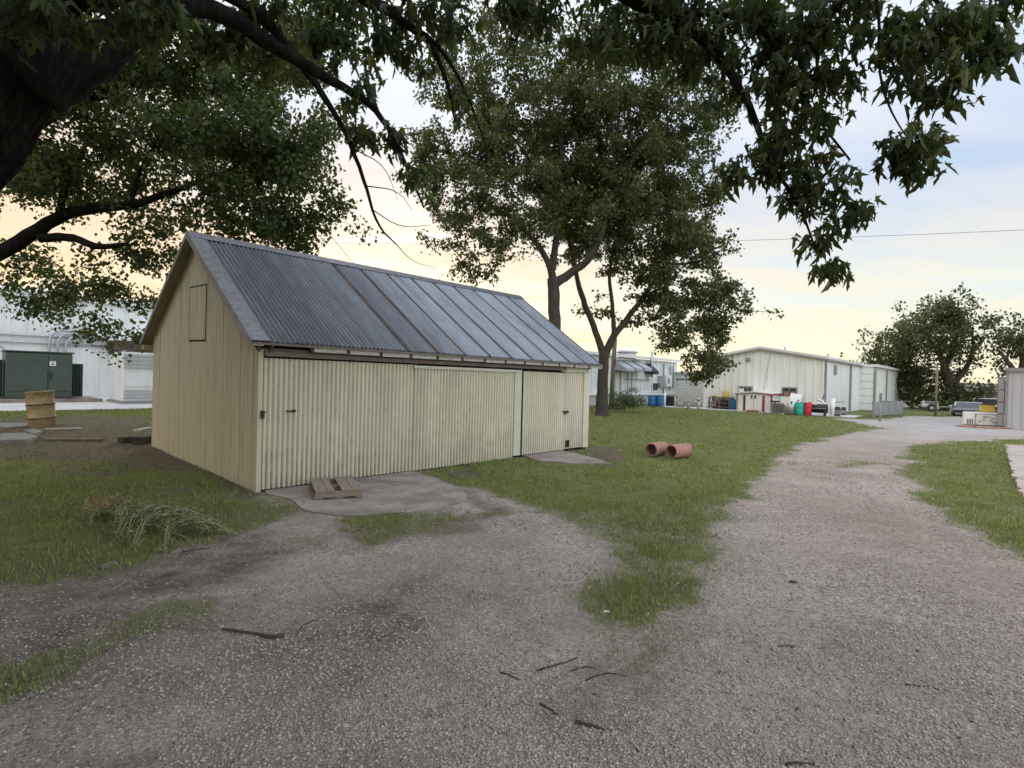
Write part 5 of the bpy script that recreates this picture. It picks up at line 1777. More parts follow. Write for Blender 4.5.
# --- young forked tree right of the shed (T4)
b4 = G(602, 416); d4 = b4[1]
b4 = np.array([b4[0], b4[1], 0.0])
limbs = [[(b4 + [0, 0, -.2], .42), (b4 + [0, 0, .2], .32), (P(602, 390, d4), .275), (P(604, 352, d4), .25)],
         [(P(604, 356, d4), .21), (P(597, 335, d4), .155), (P(586, 308, d4 - .3), .15), (P(578, 285, d4 - .6), .12), (P(572, 250, d4 - .8), .09), (P(560, 215, d4 - .6), .05)],
         [(P(605, 356, d4), .21), (P(612, 338, d4), .175), (P(628, 318, d4 + .3), .145), (P(645, 295, d4 + .6), .13), (P(665, 265, d4 + .8), .09), (P(690, 225, d4), .05)],
         [(P(614, 335, d4), .13), (P(613, 310, d4), .10), (P(608, 270, d4 + .3), .085), (P(622, 220, d4), .07), (P(640, 170, d4), .04)],
         [(P(645, 295, d4 + .6), .09), (P(680, 300, d4 + .2), .06), (P(712, 310, d4), .03)],
         [(P(665, 265, d4 + .8), .07), (P(700, 262, d4), .05), (P(722, 250, d4 - .5), .03)]]
blobs = [(640, 225, 78, 60, d4, 3.6, 1.0), (690, 275, 46, 55, d4, 2.6, 1.05), (715, 320, 32, 30, d4, 1.7, 1.1), (690, 345, 28, 28, d4, 1.5, 1.0), (655, 300, 36, 30, d4 + 1, 2, .7),
         (700, 215, 34, 28, d4, 2, .9), (600, 190, 50, 60, d4, 2.5, .8), (570, 235, 26, 28, d4, 1.6, .55), (665, 170, 55, 40, d4, 2.8, .9), (590, 300, 20, 26, d4, 1, .35), (668, 322, 24, 16, d4, 1.2, .7),
         (722, 285, 14, 16, d4, .8, .8), (706, 362, 12, 16, d4, .8, .9)]
tree('young_maple', 'forked maple standing on the lawn just right of the shed', b4, limbs, blobs, .155, M['bark'], M['leaf_mid'], per=40, clump=.32, cover=3.2, spray=6, twig_r=.022)

# --- taller tree rising behind the shed roof (T3)
d3 = 24.0
b3 = P(555, 420, d3); b3 = np.array([b3[0], b3[1], 0.0])
limbs = [[(b3 + [0, 0, -.2], .42), (b3 + [0, 0, .4], .32), (P(555, 340, d3), .27), (P(554, 305, d3), .26), (P(553, 278, d3), .26)],
         [(P(553, 282, d3), .19), (P(549, 262, d3), .14), (P(535, 240, d3 + .4), .11), (P(505, 212, d3 + .8), .08), (P(470, 195, d3), .05)],
         [(P(554, 284, d3), .22), (P(572, 272, d3), .17), (P(592, 258, d3 - .4), .15), (P(602, 235, d3 - .5), .12), (P(612, 190, d3), .10), (P(640, 150, d3 + .5), .08), (P(662, 110, d3), .04)],
         [(P(552, 270, d3), .17), (P(556, 240, d3 + .3), .14), (P(563, 200, d3), .12), (P(560, 150, d3 - .3), .09), (P(566, 95, d3), .06)],
         [(P(562, 205, d3), .09), (P(530, 160, d3 + .6), .07), (P(500, 120, d3), .04)],
         [(P(612, 190, d3), .08), (P(615, 140, d3 - .5), .06), (P(625, 80, d3), .04)]]
blobs = [(560, 150, 110, 110, d3, 4.5, 1.0), (470, 190, 55, 70, d3, 3.0, .95), (640, 110, 80, 80, d3, 3.5, 1.0), (560, 70, 120, 60, d3, 4, 1.0), (470, 110, 50, 50, d3, 2.6, .7), (700, 70, 40, 50, d3, 2, .9),
         (440, 170, 22, 28, d3, 1.4, .7), (485, 252, 28, 22, d3, 1.6, .8), (510, 235, 36, 22, d3, 1.8, .7), (610, 200, 50, 40, d3, 2.4, .8), (475, 275, 12, 14, d3, .8, .7), (535, 200, 50, 40, d3, 2, .8), (520, 275, 10, 12, d3, .8, .35),
         (720, 120, 18, 28, d3, 1.2, .6), (430, 130, 24, 50, d3, 1.6, .9), (455, 225, 30, 30, d3, 1.6, .9), (575, 130, 130, 100, d3 + 1.5, 3, .7), (470, 60, 50, 40, d3, 2, .7)]
tree('tall_maple', 'tall maple rising behind the middle of the shed roof', b3, limbs, blobs, .135, M['bark'], M['leaf_mid'], per=38, clump=.31, cover=2.5, twig_r=.022)

# --- dark tree on the left, behind the shed gable (T2)
d2_ = 14.0
b2 = P(-95, 440, d2_); b2 = np.array([b2[0], b2[1], .1])
limbs = [[(b2 + [0, 0, -.3], .55), (b2 + [.1, 0, 1.2], .42), (P(-80, 290, d2_), .36), (P(-60, 240, d2_), .32), (P(-40, 150, d2_), .25), (P(0, 60, d2_), .16), (P(40, -20, d2_), .08)],
         [(P(-72, 285, d2_), .26), (P(-20, 262, d2_), .20), (P(25, 240, d2_ + .2), .17), (P(62, 214, d2_ + .3), .145), (P(100, 208, d2_), .125), (P(140, 204, d2_ - .2), .10), (P(195, 183, d2_), .06), (P(240, 165, d2_), .03)],
         [(P(40, 238, d2_ + .2), .12), (P(70, 236, d2_), .10), (P(98, 248, d2_ - .2), .08), (P(128, 244, d2_), .05)],
         [(P(60, 214, d2_ + .3), .10), (P(65, 185, d2_ + .5), .08), (P(85, 150, d2_), .05)],
         [(P(-50, 190, d2_), .20), (P(20, 130, d2_ - .5), .15), (P(110, 90, d2_), .11), (P(200, 60, d2_ + .4), .06)],
         [(P(130, 205, d2_ - .2), .07), (P(138, 178, d2_), .05), (P(150, 150, d2_), .03)]]
blobs = [(170, 120, 130, 80, d2_, 3.0, 1.0), (60, 90, 110, 90, d2_, 3.2, .9), (270, 120, 70, 70, d2_, 2.2, 1.0), (290, 190, 50, 55, d2_, 1.7, 1.0), (240, 200, 70, 40, d2_, 2.0, .8), (130, 180, 90, 40, d2_, 2.0, .65), (300, 235, 30, 28, d2_ + 1, 1.2, .8),
         (230, 50, 90, 50, d2_, 2.2, 1.0), (300, 60, 50, 45, d2_, 1.5, .95), (40, 175, 70, 35, d2_, 1.8, .6), (130, 245, 60, 26, d2_ + 1.0, 1.4, .75), (105, 300, 42, 28, d2_ + 1.2, 1.2, .75), (120, 328, 26, 18, d2_ + 1.2, .9, .75), (45, 290, 40, 18, d2_ + 1, 1.2, .5),
         (30, 262, 60, 22, d2_ + 1, 1.2, .45), (30, 310, 26, 12, d2_ + 1, .7, .3), (110, 350, 12, 9, d2_ + 1, .4, .6), (-120, 120, 140, 120, d2_ + 1, 3.5, .7), (-160, 220, 80, 60, d2_, 2, .6), (325, 135, 25, 40, d2_, 1, .7), (20, 40, 90, 60, d2_ - 2, 2, .7)]
tree('dark_maple', 'broad dark maple with low level limb left of the shed gable', b2, limbs, blobs, .115, M['bark_dark'], M['leaf_back'], per=60, clump=.34, cover=4.2, twig_r=.014)

# --- big old maple whose trunk leans in at the top left, its limbs hanging over the drive (T1)
d1_ = 4.0
b1 = np.array([-5.6, 3.7, 0.0])
limbs = [[(b1 + [0, 0, -.3], .78), (b1 + [.1, 0, .7], .55), (b1 + [.6, .1, 2.0], .34), (P(-44, 166, d1_), .285), (P(4, 98, d1_), .265), (P(28, 40, d1_), .252), (P(48, -40, d1_), .24), (P(110, -260, d1_), .25), (P(150, -600, d1_), .15)],
         [(P(35, 85, d1_), .24), (P(100, 46, d1_ + .15), .16), (P(150, 18, d1_ + .3), .115), (P(192, 4, d1_ + .5), .085), (P(228, 15, d1_ + .7), .075), (P(266, 42, d1_ + .9), .066), (P(299, 61, d1_ + 1.0), .058), (P(328, 79, d1_ + 1.1), .045), (P(367, 100, d1_ + 1.2), .032), (P(391, 130, d1_ + 1.3), .024), (P(409, 172, d1_ + 1.3), .016), (P(424, 208, d1_ + 1.3), .008)],
         [(P(70, -10, d1_), .16), (P(170, -30, d1_ + .5), .10), (P(238, -2, d1_ + .9), .05), (P(274, 28, d1_ + 1.0), .042), (P(300, 62, d1_ + 1.05), .036), (P(327, 100, d1_ + 1.1), .028), (P(348, 136, d1_ + 1.1), .022), (P(366, 186, d1_ + 1.1), .016), (P(377, 226, d1_ + 1.1), .011), (P(396, 244, d1_ + 1.1), .006)],
         [(P(80, -60, d1_), .2), (P(250, -60, d1_ + 1), .12), (P(370, 0, d1_ + 1.6), .06), (P(405, 22, d1_ + 1.8), .045), (P(430, 42, d1_ + 1.9), .032), (P(447, 80, d1_ + 2), .022), (P(455, 122, d1_ + 2), .012)],
         [(P(405, 22, d1_ + 1.8), .03), (P(440, 45, d1_ + 1.9), .022), (P(466, 90, d1_ + 2), .016), (P(484, 140, d1_ + 2), .008)],
         [(P(90, -100, d1_), .25), (P(300, -160, d1_ + 1), .16), (P(500, -100, d1_ + 1.4), .12), (P(600, -20, d1_ + 1.4), .09), (P(664, 15, d1_ + 1.3), .06), (P(699, 32, d1_ + 1.2), .05), (P(734, 77, d1_ + 1.0), .036), (P(757, 122, d1_ + .9), .028), (P(768, 160, d1_ + .8), .02), (P(800, 205, d1_ + .7), .012), (P(815, 248, d1_ + .7), .007)],
         [(P(600, -20, d1_ + 1.4), .06), (P(664, 13, d1_ + 1.2), .045), (P(745, 12, d1_ + .9), .03), (P(783, 53, d1_ + .7), .018), (P(810, 110, d1_ + .6), .012), (P(850, 160, d1_ + .5), .008)],
         [(P(500, -100, d1_ + 1.4), .10), (P(700, -140, d1_ + .8), .07), (P(860, -60, d1_ + .2), .03), (P(880, 0, d1_), .011), (P(878, 70, d1_), .009), (P(889, 109, d1_), .007), (P(907, 138, d1_), .004)],
         [(P(860, -60, d1_ + .2), .03), (P(920, -20, d1_), .02), (P(960, 30, d1_), .01)],
         [(P(367, 186, d1_ + 1.1), .006), (P(398, 190, d1_ + 1.1), .004), (P(412, 210, d1_ + 1.1), .002)],
         [(P(373, 210, d1_ + 1.1), .006), (P(400, 228, d1_ + 1.1), .004), (P(430, 225, d1_ + 1.1), .002)],
         [(P(356, 150, d1_ + 1.1), .006), (P(385, 165, d1_ + 1.1), .004), (P(398, 200, d1_ + 1.1), .002)],
         [(P(396, 244, d1_ + 1.1), .005), (P(412, 262, d1_ + 1.1), .003), (P(436, 268, d1_ + 1.1), .002)]]
e = d1_
blobs = [(330, 22, 55, 30, e + 1.5, .5, .9), (400, 50, 30, 34, e + 1.9, .4, .75), (355, 80, 32, 28, e + 1.4, .4, .6), (440, 14, 60, 24, e + 2, .6, .8), (520, 16, 70, 26, e + 2, .7, .75), (270, 14, 50, 22, e + 1.2, .4, .7), (600, 18, 70, 34, e + 1.7, .7, .7), (660, 36, 56, 42, e + 1.4, .6, .85),
         (710, 25, 50, 35, e + 1.2, .5, 1.1), (720, 90, 26, 26, e + 1.1, .35, .5), (775, 30, 50, 34, e + .8, .5, 1.1), (790, 80, 34, 34, e + .7, .35, 1.1), (800, 130, 30, 30, e + .65, .3, 1.1), (770, 150, 26, 24, e + .8, .3, .9), (835, 20, 50, 28, e + .5, .4, 1.1),
         (845, 75, 24, 26, e + .5, .3, 1.0), (825, 180, 24, 24, e + .6, .25, 1.0), (800, 185, 20, 22, e + .7, .25, .9), (818, 232, 17, 26, e + .7, .2, 1.0), (832, 265, 16, 14, e + .7, .18, 1.0), (862, 215, 18, 22, e + .5, .2, 1.0), (895, 150, 20, 14, e + .1, .15, .8), (918, 165, 16, 14, e + .05, .15, .9), (925, 138, 14, 7, e, .12, .8),
         (945, 25, 55, 26, e, .35, 1.1), (1000, 20, 50, 28, e, .35, 1.1), (935, 75, 30, 20, e, .25, 1.0), (960, 90, 20, 16, e, .2, .9), (985, 55, 30, 22, e, .25, .9), (898, 50, 16, 14, e, .2, .6), (740, 170, 12, 12, e + .9, .12, .6), (895, 10, 40, 14, e, .3, .8),
         (110, 8, 90, 20, e - .5, .3, .7), (30, 10, 60, 26, e - .6, .3, .8), (235, 60, 60, 40, e + 1.5, .5, .35), (395, 140, 14, 16, e + 1.3, .15, .35), (415, 175, 10, 14, e + 1.3, .12, .3), (455, 100, 20, 30, e + 2, .2, .35), (365, 130, 12, 10, e + 1.1, .1, .3),
         # unseen crown above the frame, widened and thickened to shade the left side
         ('w', (-4.0, 2.6, 8.4), (4.2, 3.0, 1.8), 1500), ('w', (-8.5, 2.5, 6.4), (4.5, 5.0, 2.8), 2300), ('w', (-4, -2.5, 6.8), (6.0, 4.5, 2.6), 2300), ('w', (1.2, 1.0, 7.4), (2.6, 2.2, 1.2), 110), ('w', (-10.5, -2.5, 4.9), (4.5, 4.5, 3.0), 2300), ('w', (-13.5, 4.0, 4.8), (3.2, 4.5, 2.6), 1100), ('w', (-5.5, -6.5, 4.6), (6, 3.0, 2.6), 1200)]
tree('old_maple', 'massive old maple leaning in at the top left with limbs over the drive', b1, limbs, blobs, .104, M['bark_dark'], M['leaf_maple'], kind='maple', spray=1, per=19, clump=.125, cover=2.2, twig_r=.005, sides=20, droop=1.1, maxtwig=1.6)

# --- far trees on the right
def far_tree(name, label, x, y, d, limbs_px, blobs, leaf, clump, m=M['leaf_far'], bark=None):
    b_ = Dp(x, y, d); b_ = np.array([b_[0], b_[1], 0.0])
    limbs_ = []
    for lb in limbs_px:
        limbs_.append([((P(a, c_, d + dd)), r_) for a, c_, dd, r_ in lb])
    limbs_[0][0] = (b_ + [0, 0, -.2], limbs_[0][0][1])
    tree(name, label, b_, limbs_, [(a, c_, rx, ry, d + dd, rd, de) for a, c_, rx, ry, dd, rd, de in blobs], leaf, bark or M['bark'], m, per=40, clump=clump, cover=4.6, twig_r=.035, maxtwig=6, group='trees at the far side of the yard')


far_tree('spreading_tree', 'large spreading tree with crooked pale limbs behind the parked vehicles', 956, 413, 47,
         [[(956, 413, 0, .55), (954, 395, 0, .45), (950, 380, 0, .38)], [(951, 384, 0, .32), (945, 366, 0, .26), (938, 350, 0, .2), (925, 335, 0, .1)], [(952, 384, 0, .28), (966, 370, 0, .2), (974, 350, 0, .15), (972, 332, 0, .08)],
          [(945, 366, 0, .26), (955, 345, 1, .18), (960, 320, 0, .1)], [(974, 350, 0, .14), (984, 340, 0, .08)]],
         [(950, 330, 36, 22, 0, 4, 1.0), (925, 335, 26, 22, 0, 3, .9), (972, 332, 17, 17, 0, 2.6, .65), (905, 345, 26, 20, 0, 3, .85), (945, 360, 30, 16, 0, 3, .45), (955, 392, 22, 16, 0, 2.6, 1.0), (950, 405, 18, 8, -1, 2, .9), (935, 312, 22, 9, 0, 2.2, .7), (925, 385, 18, 16, 1, 2, .7), (962, 398, 9, 9, 0, 1.4, .9), (938, 398, 16, 12, 0, 2, 1.0), (962, 372, 18, 14, 1, 2, .6), (930, 362, 22, 16, 1, 2.4, .9)], .24, .62)
far_tree('rounded_tree', 'dense rounded tree rising behind the end of the white extension', 893, 412, 52,
         [[(893, 413, 0, .6), (893, 395, 0, .5), (892, 380, 0, .4)], [(892, 384, 0, .3), (884, 366, 0, .2), (874, 350, 0, .1)], [(893, 384, 0, .3), (902, 366, 0, .2), (908, 345, 0, .1)]],
         [(893, 362, 26, 28, 0, 3.4, 1.1), (875, 356, 17, 18, 0, 2.4, 1.0), (908, 378, 17, 20, 0, 2.5, .95), (900, 402, 12, 10, 0, 1.5, 1.0), (895, 388, 18, 18, 0, 2.4, 1.0), (868, 348, 8, 9, 0, 1.4, .6)], .26, .66)
far_tree('edge_tree', 'tree with open crown rising above the grey metal building', 1026, 415, 42,
         [[(1026, 415, 0, .6), (1024, 390, 0, .45), (1020, 375, 0, .35)], [(1020, 380, 0, .24), (1008, 362, 0, .16), (1000, 352, 0, .08)], [(1022, 380, 0, .26), (1022, 350, 0, .16), (1018, 335, 0, .08)]],
         [(1018, 345, 18, 15, 0, 2.4, 1.0), (1008, 356, 11, 8, 0, 1.6, .5), (1004, 371, 8, 7, 0, 1.2, .4), (1020, 365, 16, 10, 0, 2, .8), (1050, 345, 28, 24, 0, 3, .8), (1012, 332, 8, 5, 0, 1, .6)], .22, .55)

# --- weedy bush by the utility pole
pb_ = G(626, 411.5); d = pb_[1] - 1
tree('weedy_bush', 'weedy green bush growing between the forked tree and the blue drums', (pb_[0], pb_[1], 0), [[(pb_ + [0, 0, -.1], .04), (pb_ + [0, 0, .5], .03), (pb_ + [.1, 0, 1.0], .015)], [(pb_ + [-.5, 0, 0], .03), (pb_ + [-.6, 0, .9], .012)], [(pb_ + [.5, 0, 0], .03), (pb_ + [.6, 0, .8], .012)]],
     [(626, 404, 20, 7, d, .8, 1.2), (618, 400, 10, 9, d, .7, 1.0), (636, 402, 10, 7, d, .6, 1.0), (626, 394, 10, 7, d, .5, .5), (615, 392, 4, 7, d, .3, .4), (634, 393, 4, 6, d, .3, .4)], .16, M['straw'], M['weed'], kind='blade', spray=1, per=26, clump=.22, cover=3.2, twig_r=.008, cat='bush', droop=-.3)


# ------------------------------------------------------------------ things on the ground
def frond_pile():
    a = G(92, 517); b_ = G(186, 540)
    base = np.array([a[0], a[1], float(gz(np.array([a[0]]), np.array([a[1]]))[0])])
    t = thing('cut_branch', 'wilting cut branch with feathery pale stems lying at the lawn edge', 'branch', base)
    mb = MB(); LC, LD = [], []
    ax = np.array([b_[0] - a[0], b_[1] - a[1], 0]); ln = np.linalg.norm(ax); ax /= ln
    sdv = np.array([-ax[1], ax[0], 0])
    stems = [([np.array([0, 0, .07]), ax * ln * .3 + [0, 0, .13], ax * ln * .62 + [0, 0, .10], ax * ln * 1.0 + [0, 0, .03]], .011)]
    for k in range(46):
        u = .05 + .85 * rng.random()
        o = ax * ln * u + np.array([0, 0, .06 + .10 * math.sin(u * 3.0)]); side = rng.choice([-1, 1], p=[.45, .55])
        l_ = (.30 + .40 * rng.random()) * (1 - .35 * u)
        e1 = o + ax * l_ * .5 + sdv * side * l_ * .45 + [0, 0, .05 + .06 * rng.random()]
        e2 = o + ax * l_ * 1.0 + sdv * side * l_ * (.7 + .3 * rng.random()) + [0, 0, -.10]
        e2[2] = max(e2[2], .01)
        stems.append(([o, e1, e2], .0045))
    for pts, r_ in stems:
        pts, rr = smooth_path([np.array(p_, float) for p_ in pts], [r_] * (len(pts) - 1) + [r_ * .4], 2)
        mb.tube(pts, rr, 4, False)
        for k in range(len(pts) - 1):
            for q in range(8):
                p_ = pts[k] + (pts[k + 1] - pts[k]) * rng.random()
                LC.append(p_ + rng.normal(size=3) * .022)
    LC = np.array(LC); LC[:, 2] = np.maximum(LC[:, 2], .005)
    V, Fc = leaves_geo(LC, .050, 'blade', .15)
    fmesh_multi('foliage', [(V, Fc, M['fern']), (mb.v, mb.f, M['straw'])], t)
    dry = np.array([0.05, .10, .14]) + rng.normal(size=(420, 3)) * np.array([.17, .10, .06]) + ax * .12
    dry[:, 2] = np.maximum(dry[:, 2], .01)
    leaves_mesh('dry_leaves', dry, .055, 'blade', M['fern_dry'], t, .1)


frond_pile()


def stick(label, pts, r_, name='fallen_stick', m=None, group='sticks on the gravel'):
    r_ *= .68
    P_ = [G(x, y) for x, y in pts]
    P_ = [np.array([q[0], q[1], float(gz(np.array([q[0]]), np.array([q[1]]))[0]) + r_ * .9]) for q in P_]
    base = P_[0].copy()
    pts2, rr = smooth_path([q - base for q in P_], [r_ * (1 - .5 * i / (len(P_) - 1)) for i in range(len(P_))], 1)
    pts2 = [q + rng.normal(size=3) * r_ * .3 * np.array([1, 1, .3]) for q in pts2]
    o = MB().tube(pts2, rr, 7, True, .25).build(name, m or M['stick'], None, True)
    o.location = [float(v) for v in base]
    return tag(o, label, 'stick', group)


stick('thick dark stick with a mossy end on the gravel at left', [(284, 637), (270, 639), (252, 635), (223, 631)], .021)
stick('slender curved stick right of the thick dark one', [(297, 636), (299, 630), (305, 625), (318, 620)], .007)
stick('straight dark twig pointing right in the middle foreground', [(538, 671), (556, 665), (570, 661), (577, 657)], .009)
stick('bent twig just below the straight one in the middle foreground', [(570, 671), (582, 667), (590, 666), (596, 669)], .007)
stick('long arched twig beside the small grass tuft', [(586, 680), (594, 676), (610, 672), (626, 676)], .007)
stick('short dark twig left of the small grass tuft', [(540, 704), (550, 709), (557, 714)], .009)
stick('thick short stick below the small grass tuft', [(576, 722), (590, 725), (604, 730)], .014)
stick('thin pale twig curving down from the thick dark stick', [(268, 673), (268, 682), (262, 692), (256, 703)], .006, m=M['straw'])
stick('thin twig on the dirt below the cut branch', [(113, 590), (120, 586), (128, 580)], .006, m=M['straw'])
stick('dark stick at the lawn edge right of the cut branch', [(182, 552), (195, 550), (210, 548)], .010)
stick('dark twig near the bottom edge right of centre', [(785, 764), (800, 762), (815, 764)], .010)
stick('dark twig lying on the gravel right of centre', [(905, 683), (930, 686), (950, 690)], .006)
stick('small dark twig on the drive near the middle', [(778, 646), (786, 645), (796, 647)], .007)
stick('dark twig beside the grassy spot', [(500, 672), (508, 675), (520, 680)], .008)
stick('thin dark twig near the bottom edge in the middle', [(640, 752), (634, 745), (628, 740)], .006)
# dark clod on the drive
for x, y, s_, lab in ((793, 583, .03, 'dark clod of dirt lying on the middle of the drive'), (545, 622, .022, 'small pale stone in the sparse grass by the drive')):
    p = G(x, y) if x != 545 else G(606, 611)
    o = MB().lathe([(s_ * .5, 0), (s_, s_ * .35), (s_ * .8, s_ * .8), (s_ * .3, s_)], 9).build('clod' if x == 793 else 'pale_stone', M['stick'] if x == 793 else M['pale_concrete'])
    o.location = (float(p[0]), float(p[1]), float(gz(np.array([p[0]]), np.array([p[1]]))[0]) - .005); o.scale = (1.2, .8, .8)
    tag(o, lab, 'clod' if x == 793 else 'stone')
# flat stones, boards and blocks left of the gable
def flat(name, label, cat, px, z1, m, lift=.0):
    pts = [G(x, y, .12)[:2] for x, y in px]; c_ = np.mean(pts, 0)
    zb_ = float(gz(np.array([c_[0]]), np.array([c_[1]]))[0]) + lift
    o = MB().prism(ragged([tuple(q - c_) for q in pts], .2, .03), -.06, z1).build(name, m); o.location = (float(c_[0]), float(c_[1]), zb_)
    return tag(o, label, cat)


flat('paving_slab', 'pale flat slab set in grass at the far left', 'slab', [(-2, 428.5), (28, 428), (30, 431), (10, 433), (-2, 433)], .03, M['stone_flat'])
flat('paving_slab', 'grey flat slab nearer the camera at the far left', 'slab', [(-6, 440), (24, 438.5), (38, 442), (30, 446), (-6, 447)], .06, M['stone_flat'])
flat('paving_slab', 'broken mossy slab between the grey slab and the mulch', 'slab', [(24, 437), (34, 435), (42, 438), (34, 441)], .06, M['stone_flat'])


def board(label, x0, y0, x1, y1, wd_, th, m, lift=0.0, name='timber_board', cat='board'):
    a, b_ = G(x0, y0, .12), G(x1, y1, .12); v = (b_ - a)[:2]; ln = np.linalg.norm(v)
    o = MB().box(0, ln, -wd_ / 2, wd_ / 2, 0, th, .006).build(name, m)
    o.location = (float(a[0]), float(a[1]), float(gz(np.array([a[0]]), np.array([a[1]]))[0]) + lift); o.rotation_euler = (0, 0, math.atan2(v[1], v[0]))
    return tag(o, label, cat)


board('long weathered board lying across the mulch left of the gable', 44, 443.5, 103, 443, .12, .04, M['oldwood'])
board('shorter pale board lying farther back on the mulch', 45, 434.5, 82, 433.5, .16, .03, M['greyboard'])
board('grey board laid on the dark blocks at the gable corner', 136, 441, 150, 438, .16, .05, M['greyboard'], .16)
board('upper dark timber block at the gable corner', 138, 446, 152, 443, .25, .16, M['stick'], 0, 'timber_block', 'block')
board('separate dark timber block left of the gable corner', 120, 445, 131, 444, .22, .13, M['stick'], 0, 'timber_block', 'block')
board('small weathered log at the lawn edge below the cut branch', 100, 556, 116, 551, .045, .035, M['oldwood'], 0, 'small_log', 'log')


# --- grass blades
def in_rect(X, Y, s0, s1, c0, c1):
    q0, q1 = X - P0[0], Y - P0[1]
    s, c_ = q0 * D1[0] + q1 * D1[1], q0 * D2[0] + q1 * D2[1]
    return (s > s0) & (s < s1) & (c_ > c0) & (c_ < c1)


def scatter(n, r0, r1, half=R(52)):
    r_ = np.exp(rng.random(n) * math.log(r1 / r0)) * r0
    a = (rng.random(n) * 2 - 1) * half
    return r_ * np.sin(a), r_ * np.cos(a), r_


def blocked(X, Y, inset=.04):
    b_ = in_rect(X, Y, -.03, Lb + .05, -.03, Wb) | in_rect(X, Y, -70, 13, 16.5, 40) | in_rect(X, Y, 32.9, 60, -1.3, 14)
    for poly in (np.array(a0), np.array(a1)):
        b_ |= sdist(X, Y, poly) + (fbm(X, Y, 2.0, 4) - .5) * inset * 3 > inset
    b_ |= sdist(X, Y, polyw([(1006, 446), (1150, 450), (1150, 560), (1024, 498), (1017, 487), (1012, 470)])) > 0
    return b_


def grass(n, r0, r1, name, m, lo, hi, hsc, lean0=0.0):
    X, Y, r_ = scatter(n, r0, r1)
    g, d, l, _ = fields(X, Y)
    pat = fbm(X, Y, 2.6, 4)
    dens = np.clip((g - .10) * 1.5, 0, 1) ** 1.4 * (1 - .93 * np.clip(d * 1.3 - .15, 0, 1)) * np.clip((pat - .30) * 5, .25, 1)
    sel = (rng.random(n) < dens) & (g > lo) & (g <= hi) & ~blocked(X, Y)
    X, Y, r_, g, pat = X[sel], Y[sel], r_[sel], g[sel], pat[sel]
    k = len(X)
    Z = gz(X, Y)
    h = (.020 + .050 * rng.random(k) ** 2.0) * (.6 + .8 * pat) * hsc * (1 + r_ * .006)
    wd_ = np.maximum(.0035, r_ * .00085) * (.7 + .6 * rng.random(k))
    yaw = rng.random(k) * 2 * np.pi
    lean = lean0 + rng.random(k) * .9
    ly = rng.random(k) * 2 * np.pi
    base = np.stack([X, Y, Z - .005], 1)
    dx = np.stack([np.cos(yaw), np.sin(yaw), np.zeros(k)], 1) * wd_[:, None]
    tip = base + np.stack([np.cos(ly) * h * lean, np.sin(ly) * h * lean, h], 1)
    mid = base + (tip - base) * np.array([.35, .35, .6])
    V = np.stack([base - dx, base + dx, mid + dx * .7, tip, mid - dx * .7], 1)
    Fq = np.array([[0, 1, 2, 4]])[None] + (np.arange(k) * 5)[:, None, None]
    Ft = np.array([[4, 2, 3, 3]])[None]
    # two triangles strips written as triangles to keep one face size
    tri = np.array([(0, 1, 2), (0, 2, 4), (4, 2, 3)])[None] + (np.arange(k) * 5)[:, None, None]
    o = fmesh(name, V.reshape(-1, 3), tri.reshape(-1, 3), m)
    tag(o, None, None, None, 'stuff')
    return o


o = grass(420000, 3.2, 48, 'grass', M['grass'], .46, 2, 1.0)
o['label'] = 'short green lawn grass growing round the shed and drive'; o['category'] = 'grass'
o = grass(520000, 1.9, 20, 'sparse_grass', M['grass_dry'], .02, .74, .42, .5)
o['label'] = 'thin dusty grass coming through the gravel'; o['category'] = 'grass'

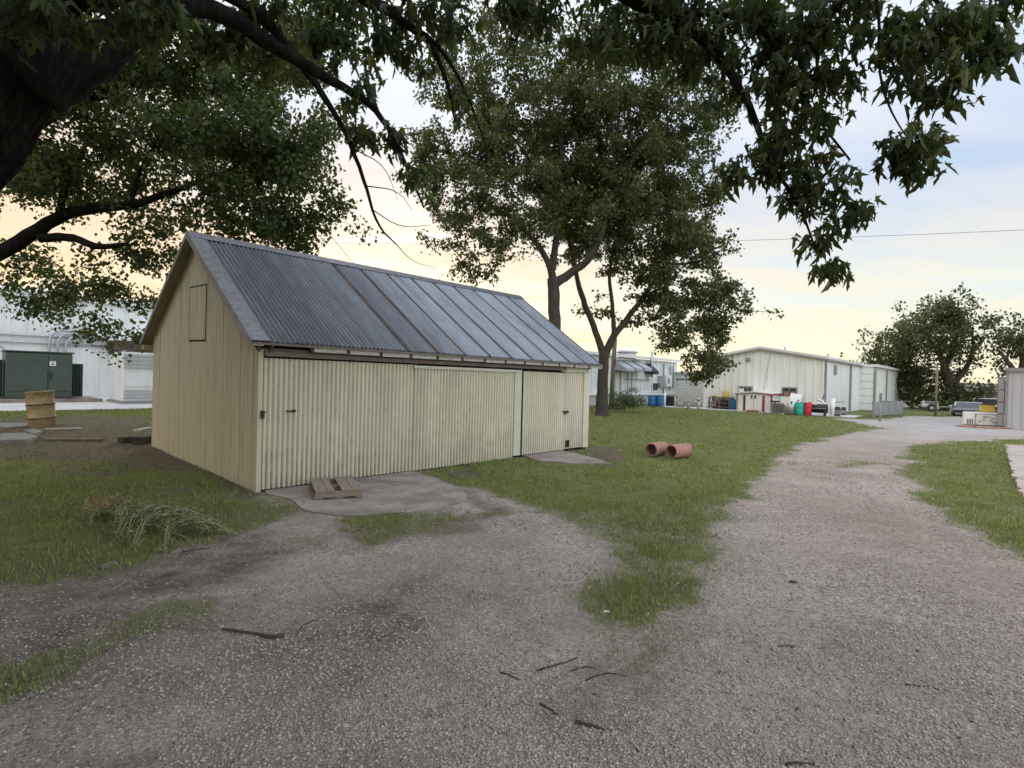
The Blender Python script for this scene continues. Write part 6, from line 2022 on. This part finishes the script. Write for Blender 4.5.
# --- loose stones on the gravel
X, Y, r_ = scatter(340000, 1.5, 13)
g, d, l, sgr = fields(X, Y)
pat = fbm(X + 30, Y, 1.7, 4)
sel = (sgr > -.1) & (rng.random(len(X)) < np.clip((1 - g * .9) * (1 - .85 * d), 0, 1) * np.clip((pat - .36) * 5, .22, 1)) & ~blocked(X, Y, .38)
X, Y, r_ = X[sel], Y[sel], r_[sel]; k = len(X)
oc = np.array([(1, 0, 0), (0, 1, 0), (-1, 0, 0), (0, -1, 0), (0, 0, 1), (0, 0, -1)], float)
of = np.array([(0, 1, 4), (1, 2, 4), (2, 3, 4), (3, 0, 4), (1, 0, 5), (2, 1, 5), (3, 2, 5), (0, 3, 5)])
sz = (.0032 + .0068 * rng.random(k) ** 2.4) * (1 + .06 * r_)
an = rng.random(k) * 6.28
jit = oc[None] * (0.7 + .6 * rng.random((k, 6, 1))) * np.array([1.25, .95, .6])
ca, sa_ = np.cos(an)[:, None], np.sin(an)[:, None]
V = np.stack([jit[..., 0] * ca - jit[..., 1] * sa_, jit[..., 0] * sa_ + jit[..., 1] * ca, jit[..., 2]], -1) * sz[:, None, None]
V += np.stack([X, Y, gz(X, Y) + sz * .15 + np.where(sdist(X, Y, np.array(a0)) > 0, .018, 0)], 1)[:, None]
o = fmesh('gravel', V.reshape(-1, 3), (of[None] + (np.arange(k) * 6)[:, None, None]).reshape(-1, 3), M['pebble'])
tag(o, 'loose crushed stone strewn over the drive', 'gravel', None, 'stuff')

# --- dead leaves and mulch crumbs
X, Y, r_ = scatter(160000, 1.8, 18)
g, d, l, sgr = fields(X, Y)
mul = np.maximum.reduce([np.clip(.5 + sdist(X, Y, DIRT[q][0]) / .5, 0, 1) for q in (0, 1, 6, 7)])
loose = .006 + .10 * np.clip((fbm(X - 9, Y, 1.1, 5) - .55) * 7, 0, 1) * np.clip((3.5 - X) / 3, .15, 1)
sel = (rng.random(len(X)) < np.maximum(mul * .8, loose)) & ~in_rect(X, Y, -.02, Lb + .02, -.02, Wb)
X, Y = X[sel], Y[sel]
C = np.stack([X, Y, gz(X, Y) + .018 + .02 * rng.random(len(X))], 1)
o = leaves_mesh('leaf_litter', C, .030, 'blade', M['litter'], None, 0.1)
tag(o, 'brown dead leaves and mulch crumbs on the ground', 'leaf litter', None, 'stuff')
